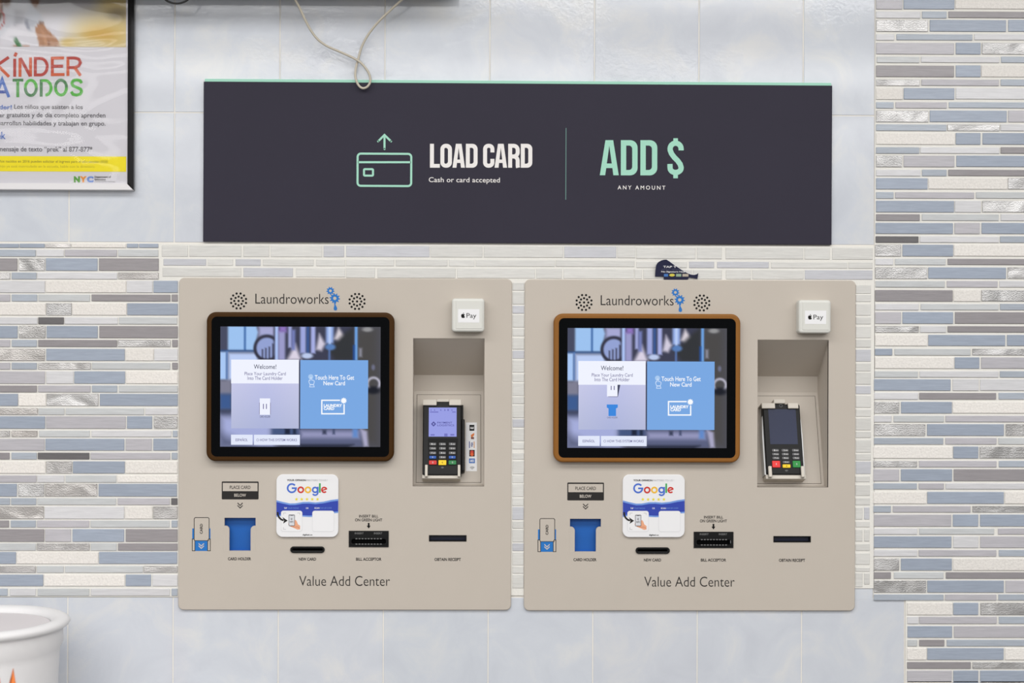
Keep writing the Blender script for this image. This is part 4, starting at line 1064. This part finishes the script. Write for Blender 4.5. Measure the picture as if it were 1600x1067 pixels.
PIC = [('r', -2600, 1240, -3000, 140, (150, 147, 150), 120), ('e', 560, 330, 420, 190, (212, 210, 216), .6), ('e', 1050, 330, 330, 210, (208, 186, 122), .6), ('e', 990, 345, 150, 70, (204, 166, 74), .8), ('e', 690, 425, 90, 45, (206, 174, 86), .7), ('e', 1130, 40, 160, 120, (186, 164, 104), .7), ('e', 1150, 140, 90, 50, (134, 116, 72), .8), ('e', 860, 440, 200, 50, (214, 200, 160), .7),
 ('p', [(-600, 470), (-600, -200), (250, -60), (300, 40), (330, 200), (240, 260), (130, 260), (60, 330), (0, 400)], (196, 197, 204), 12), ('p', [(120, 250), (250, 230), (390, 300), (380, 470), (0, 470), (0, 390)], (214, 212, 218), 18),
 ('p', [(150, 100), (250, 130), (230, 225), (140, 262)], (172, 172, 180), 25), ('p', [(290, -60), (400, -60), (385, 55), (350, 85), (310, 40)], (120, 84, 62), 8),
 ('p', [(300, 60), (350, 85), (400, 150), (430, 200), (430, 230), (330, 300), (290, 312), (250, 250), (262, 150)], (188, 191, 200), 10), ('p', [(430, 205), (436, 235), (320, 305), (300, 280)], (206, 206, 212), 8), ('p', [(262, 160), (280, 230), (300, 300), (270, 290), (246, 230)], (150, 152, 165), 12),
 ('p', [(395, 210), (430, 235), (462, 290), (520, 345), (572, 400), (592, 462), (390, 464), (372, 380), (345, 290)], sk, 7), ('p', [(410, 300), (440, 330), (470, 440), (440, 430)], (196, 146, 110), 14),
 ('p', [(420, 395), (428, 462), (418, 462)], (120, 78, 56), 5), ('p', [(478, 400), (492, 462), (480, 462)], (120, 78, 56), 5), ('p', [(534, 390), (556, 462), (545, 462)], (120, 78, 56), 5), ('p', [(395, 205), (430, 215), (434, 240), (380, 232)], (118, 80, 58), 6),
 ('e', -10, 60, 48, 150, (104, 76, 60), .2), ('e', -15, 40, 36, 120, (150, 104, 80), .3), ('o', -60, 190, 110, 14, (176, 92, 92), 6), ('e', 70, 20, 40, 50, (120, 96, 84), .4),
 ('e', 160, 402, 20, 20, (52, 112, 62), .2), ('p', [(145, 412), (178, 396), (222, 470), (180, 470)], (56, 118, 66), 5), ('p', [(140, 450), (165, 455), (180, 470), (130, 470)], (170, 124, 96), 6), ('p', [(228, 462), (262, 446), (290, 456), (290, 470), (222, 470)], (190, 146, 122), 6)]
PF = painter((196, 193, 198), PIC)
pq = pp(196.6, 73.6); u_l = (PX0+fw-W(0, 73, yp)[0])/U1*6.277
picture('photograph', PF, fw, pq[0], pq[1], ph_-fw, u_l, 1234, -(ph_-fw-pq[1])/U1*6.277+463, 463, y0, 170, 110, M['posterpic'], po, k=KA, label='photograph of a child drawing with a green marker')
s3 = 6.277; p3 = lambda u, v: pp(u/s3, v/s3)
s4 = 6.668; p4 = lambda u, v: pp(u/s4, 150+v/s4)
b = MB(); SWD = 29/s3*U1
o1, o2, o3 = pm('poster_orange', (206, 98, 62)), pm('poster_red', (180, 70, 62)), pm('poster_coral', (196, 84, 60))
def st(pts, mt, yy=y0, wd=SWD, cl=False): b.stroke([p3(*p) for p in pts], wd, yy, mt, closed=cl)
st([(-75, 558), (-75, 752)], o1); st([(-60, 660), (85, 560)], o2); st([(-25, 640), (88, 752)], o1, y0-.0001)
st([(143, 575), (143, 752)], o2); st([(142, 552), (160, 516)], o3)
st([(195, 568), (195, 752)], o1); st([(298, 562), (298, 750)], o1); st([(198, 566), (296, 748)], o2, y0-.0001)
dd = lambda x0, x1, t, u: [(x0, t), ((x0+x1)/2-8, t)]+[((x0+x1)/2-8+((x1-x0)/2+8)*math.sin(math.radians(q)), t+(u-t)/2-(u-t)/2*math.cos(math.radians(q))) for q in range(15, 180, 15)]+[((x0+x1)/2-8, u), (x0, u)]
st(dd(345, 462, 572, 734), o2, cl=True)
st([(512, 556), (512, 746)], o3); st([(500, 570), (628, 568)], o1, y0-.0001); st([(500, 649), (618, 648)], o2, y0-.0001); st([(500, 731), (632, 730)], o1, y0-.0001)
st([(665, 556), (665, 744)], o1); st([(665, 570), (735, 568), (772, 580), (788, 612), (772, 645), (735, 660), (665, 662)], o2, y0-.0001); st([(730, 660), (790, 742)], o1, y0-.0002)
b.build('headline_lettering', po, label='orange and red lettering KÍNDER')
b = MB()
g1, g2, g3 = pm('poster_green', (92, 162, 84)), pm('poster_dark_green', (78, 130, 84)), pm('poster_lime', (90, 178, 72)); bl = pm('poster_blue', (92, 122, 190))
st([(-45, 952), (20, 780), (86, 952)], bl); st([(-20, 900), (60, 900)], pm('poster_deep_blue', (62, 84, 160)), y0-.0001)
st([(122, 787), (228, 785)], g2); st([(173, 790), (173, 952)], g1, y0-.0001)
ell = lambda c, d, rx, ry, a0, a1: [(c+rx*math.cos(math.radians(a0+(a1-a0)*i/14)), d+ry*math.sin(math.radians(a0+(a1-a0)*i/14))) for i in range(15)]
st(ell(301, 861, 54, 74, 180, 360), g3); st(ell(301, 861, 54, 74, 0, 180), g2)
st([(403, 778), (403, 946)], g2); st(dd(403, 500, 790, 932)[:-1], g3, y0-.0001)
st(ell(597, 858, 54, 73, 180, 360), g2); st(ell(597, 858, 54, 73, 0, 180), g3)
st([(800, 815), (785, 790), (752, 782), (718, 790), (704, 815), (716, 842), (752, 856), (788, 872), (800, 898), (786, 922), (750, 932), (714, 924), (698, 898)], g3)
b.build('green_lettering', po, label='blue and green lettering A TODOS')
b = MB(); gy_ = pm('poster_text_grey', (96, 94, 100))
def pt_(s, u0, v0, u1, v1, mt=gy_, off=.012): p = p4(u0, v1); q = p4(u1, v0); b.text(s, p[0], p[1], q[0], q[1], y0, mt, off)
pt_('kínder!', -110, 92, 122, 137, bl, .02); pt_('Los niños que asisten a los', 147, 90, 862, 147)
pt_('kínder', -122, 178, 48, 220); pt_('gratuitos y de día completo aprenden', 66, 176, 1097, 234); pt_('desarrollan habilidades y trabajan en grupo.', -82, 262, 1098, 318)
pt_('nyc.gov/prek', -420, 372, 58, 470, bl, .02); pt_('mensaje de texto “prek” al 877-877*', -18, 526, 962, 592)
b.build('body_lettering', po)
b = MB(); a = p4(-2600, 772); c = p4(1314, 630); b.fill([rrect(fw, c[0], a[1], c[1], 0)], y0, pm('poster_yellow', (242, 226, 0)))
ol = pm('poster_olive', (150, 140, 30))
p = p4(-90, 700); q = p4(1120, 670); b.text('los niños nacidos en 2016 pueden solicitar el ingreso para el año escolar 2020', p[0], p[1], q[0], q[1], y0-.0001, ol, .012)
p = p4(-90, 750); q = p4(985, 722); b.text('Si su hijo ya está matriculado en la escuela, hable con la directora', p[0], p[1], q[0], q[1], y0-.0001, pm('poster_olive_light', (186, 172, 30)), 0)
b.build('yellow_band', po, label='yellow band with small print')
b = MB()
for s, u0, u1, mt in (('N', 768, 832, pm('logo_green', (92, 160, 60))), ('Y', 830, 902, pm('logo_orange', (232, 150, 60))), ('C', 904, 973, pm('logo_sky', (116, 148, 214)))):
    p = p4(u0, 900); q = p4(u1, 835); b.text(s, p[0], p[1], q[0], q[1], y0, mt, .07)
pt_('Department of', 984, 832, 1155, 858, 'dark', .02); pt_('Education', 984, 860, 1100, 878, 'dark', .02); pt_('Carmen Fariña, Chancellor', 984, 886, 1205, 898, gy_, 0)
b.build('city_logo', po, label='NYC Department of Education mark')
# clear film over the poster, slightly wavy
fm = bpy.data.materials.new('clear_film'); fm.use_nodes = True
nt = fm.node_tree; nt.nodes.clear(); N = nt.nodes.new
o_ = N('ShaderNodeOutputMaterial'); mx = N('ShaderNodeMixShader'); tr = N('ShaderNodeBsdfTransparent'); gl = N('ShaderNodeBsdfGlossy'); fr = N('ShaderNodeFresnel'); fr.inputs[0].default_value = 1.27
gl.inputs['Roughness'].default_value = .03
tc = N('ShaderNodeTexCoord'); nz = N('ShaderNodeTexNoise'); nz.inputs['Scale'].default_value = 5.5; nz.inputs['Detail'].default_value = 1; nz.inputs['Distortion'].default_value = .8
bp = N('ShaderNodeBump'); bp.inputs['Strength'].default_value = 1; bp.inputs['Distance'].default_value = .0042
lk = nt.links.new
mpp = N('ShaderNodeMapping'); mpp.inputs['Scale'].default_value = (.55, 1, 1.5); lk(tc.outputs['Object'], mpp.inputs[0]); lk(mpp.outputs[0], nz.inputs[0]); lk(nz.outputs[0], bp.inputs['Height']); lk(bp.outputs[0], gl.inputs['Normal'])
lk(fr.outputs[0], mx.inputs[0]); lk(tr.outputs[0], mx.inputs[1]); lk(gl.outputs[0], mx.inputs[2]); lk(mx.outputs[0], o_.inputs[0])
M['film'] = fm
b = MB(); b.fill([rrect(fw-.001, pw-fw+.001, fw-.001, ph_-fw+.001, 0)], yp-.0005, 'film'); b.build('clear_cover', po, label='wavy clear cover film')

# ------------------------------------------------------------------ cables hanging from the unseen TV
def spline(pts, n=8):
    P = [Vector(p) for p in pts]; out = []
    for i in range(len(P)-1):
        a, b_, c, d = P[max(i-1, 0)], P[i], P[i+1], P[min(i+2, len(P)-1)]
        for k in range(n):
            t = k/n; out.append(.5*((2*b_)+(c-a)*t+(2*a-5*b_+4*c-d)*t*t+(3*b_-a-3*c+d)*t**3))
    return out+[P[-1]]
cp = [(575, -70, .06), (600, -30, .055), (618, 5, .05), (640, 45, .045), (690, 150, .034), (740, 225, .028), (800, 272, .024), (880, 308, .021), (960, 345, .019), (1010, 378, .018), (1050, 430, .017), (1062, 480, .016), (1045, 515, .0155), (1015, 525, .015), (990, 505, .0145), (973, 460, .014), (975, 410, .0135), (990, 350, .0135), (1010, 280, .015), (1050, 205, .02), (1110, 130, .028), (1180, 62, .04), (1245, 2, .05), (1290, -40, .055), (1325, -80, .06)]
pts = []
for u, v, d in cp:
    x, z = W(300+u/3.81, v/3.81, -d); pts.append((x, -d, z))
e0, e1 = pts[0], pts[-1]
pts = [(e0[0]-.01, e0[1], bz+.006)]+pts+[(e1[0]+.01, e1[1], bz+.006)]
b = MB(); b.tube(spline(pts, 6), .0023, 'cable'); tag(b.build('cable'), 'beige cable hanging in a loop over top edge of navy sign', 'cable')
pts = []
for px, py, d in ((246, -45, .05), (251, -14, .05), (258, -1, .05), (267, 4, .05), (276, 5.4, .05), (285, 4, .05), (294, -1, .05), (301, -14, .05), (306, -45, .05)):
    x, z = W(px, py, -d); pts.append((x, -d, min(z, bz+.006)))
b = MB(); b.tube(spline(pts, 6), .0019, 'wire'); tag(b.build('cable'), 'thin black cable arc at the top edge between poster and beige cable', 'cable')

# ------------------------------------------------------------------ bucket and orange blades, on a ledge below the frame
by = -.205; bx_, rz = W(-30, 966.5, by)
lz = rz-.372
b = MB(); b.box(-1.7, -.45, -.95, -.001, lz-.04, lz, mat('ledge_white', (220, 220, 220), rough=.5)); b.box(-1.7, -.45, -.93, -.001, 0, lz-.04, 'rail'); struct(b.build('trim_2'))
bu = thing('bucket', 'white plastic bucket with thick rolled rim in bottom left corner', 'bucket', (bx_, by, lz))
b = MB(); H = .372
b.lathe([(0, 0.0), (.120, 0), (.124, .006), (.138, H-.066), (.1395, H-.054), (.1445, H-.046), (.1445, H-.022), (.1435, H-.017), (.149, H-.0155), (.1545, H-.013), (.157, H-.0085), (.155, H-.004), (.149, H-.0008), (.141, H), (.130, H-.002), (.124, H-.007), (.122, H-.014), (.121, H-.05)], 'bucket', 96); b.build('pail', bu)
b = MB(); b.lathe([(.1212, H-.0115), (.08, H-.011), (0.001, H-.010)], 'lid', 64); b.build('lid', bu, label='sunken pale lid inside the rim')
ob = thing('orange_leaf', 'blurred orange pointed leaf tips in front of white bucket', 'leaf', (-.63, -.72, lz))
for px, py, lean in ((20.5, 1045, -.15), (-1, 1060, .1)):
    yy = -.72; x, z = W(px, py, yy); b = MB(); b.T = Matrix.Translation((.63, .72, -lz)); n = 14; vv = []; ff = []
    for i in range(n+1):
        t = i/n; hw = min(.0005+.030*(t**.62), .0125); zz = z-(z-lz)*t; xx = x+lean*.1*math.sin(t*1.4)*(1 if lean < 0 else -1)+(.004*t if lean < 0 else 0)
        vv += [(xx-hw, yy, zz), (xx, yy-.003, zz), (xx+hw, yy, zz), (xx, yy+.003, zz)]
    for i in range(n):
        for k in range(4): ff.append((i*4+k, (i+1)*4+k, (i+1)*4+(k+1) % 4, i*4+(k+1) % 4))
    ff += [(3, 2, 1, 0), tuple(n*4+k for k in range(4))]
    b.add(vv, ff, 'orange', True); b.build('leaf_blade', ob)
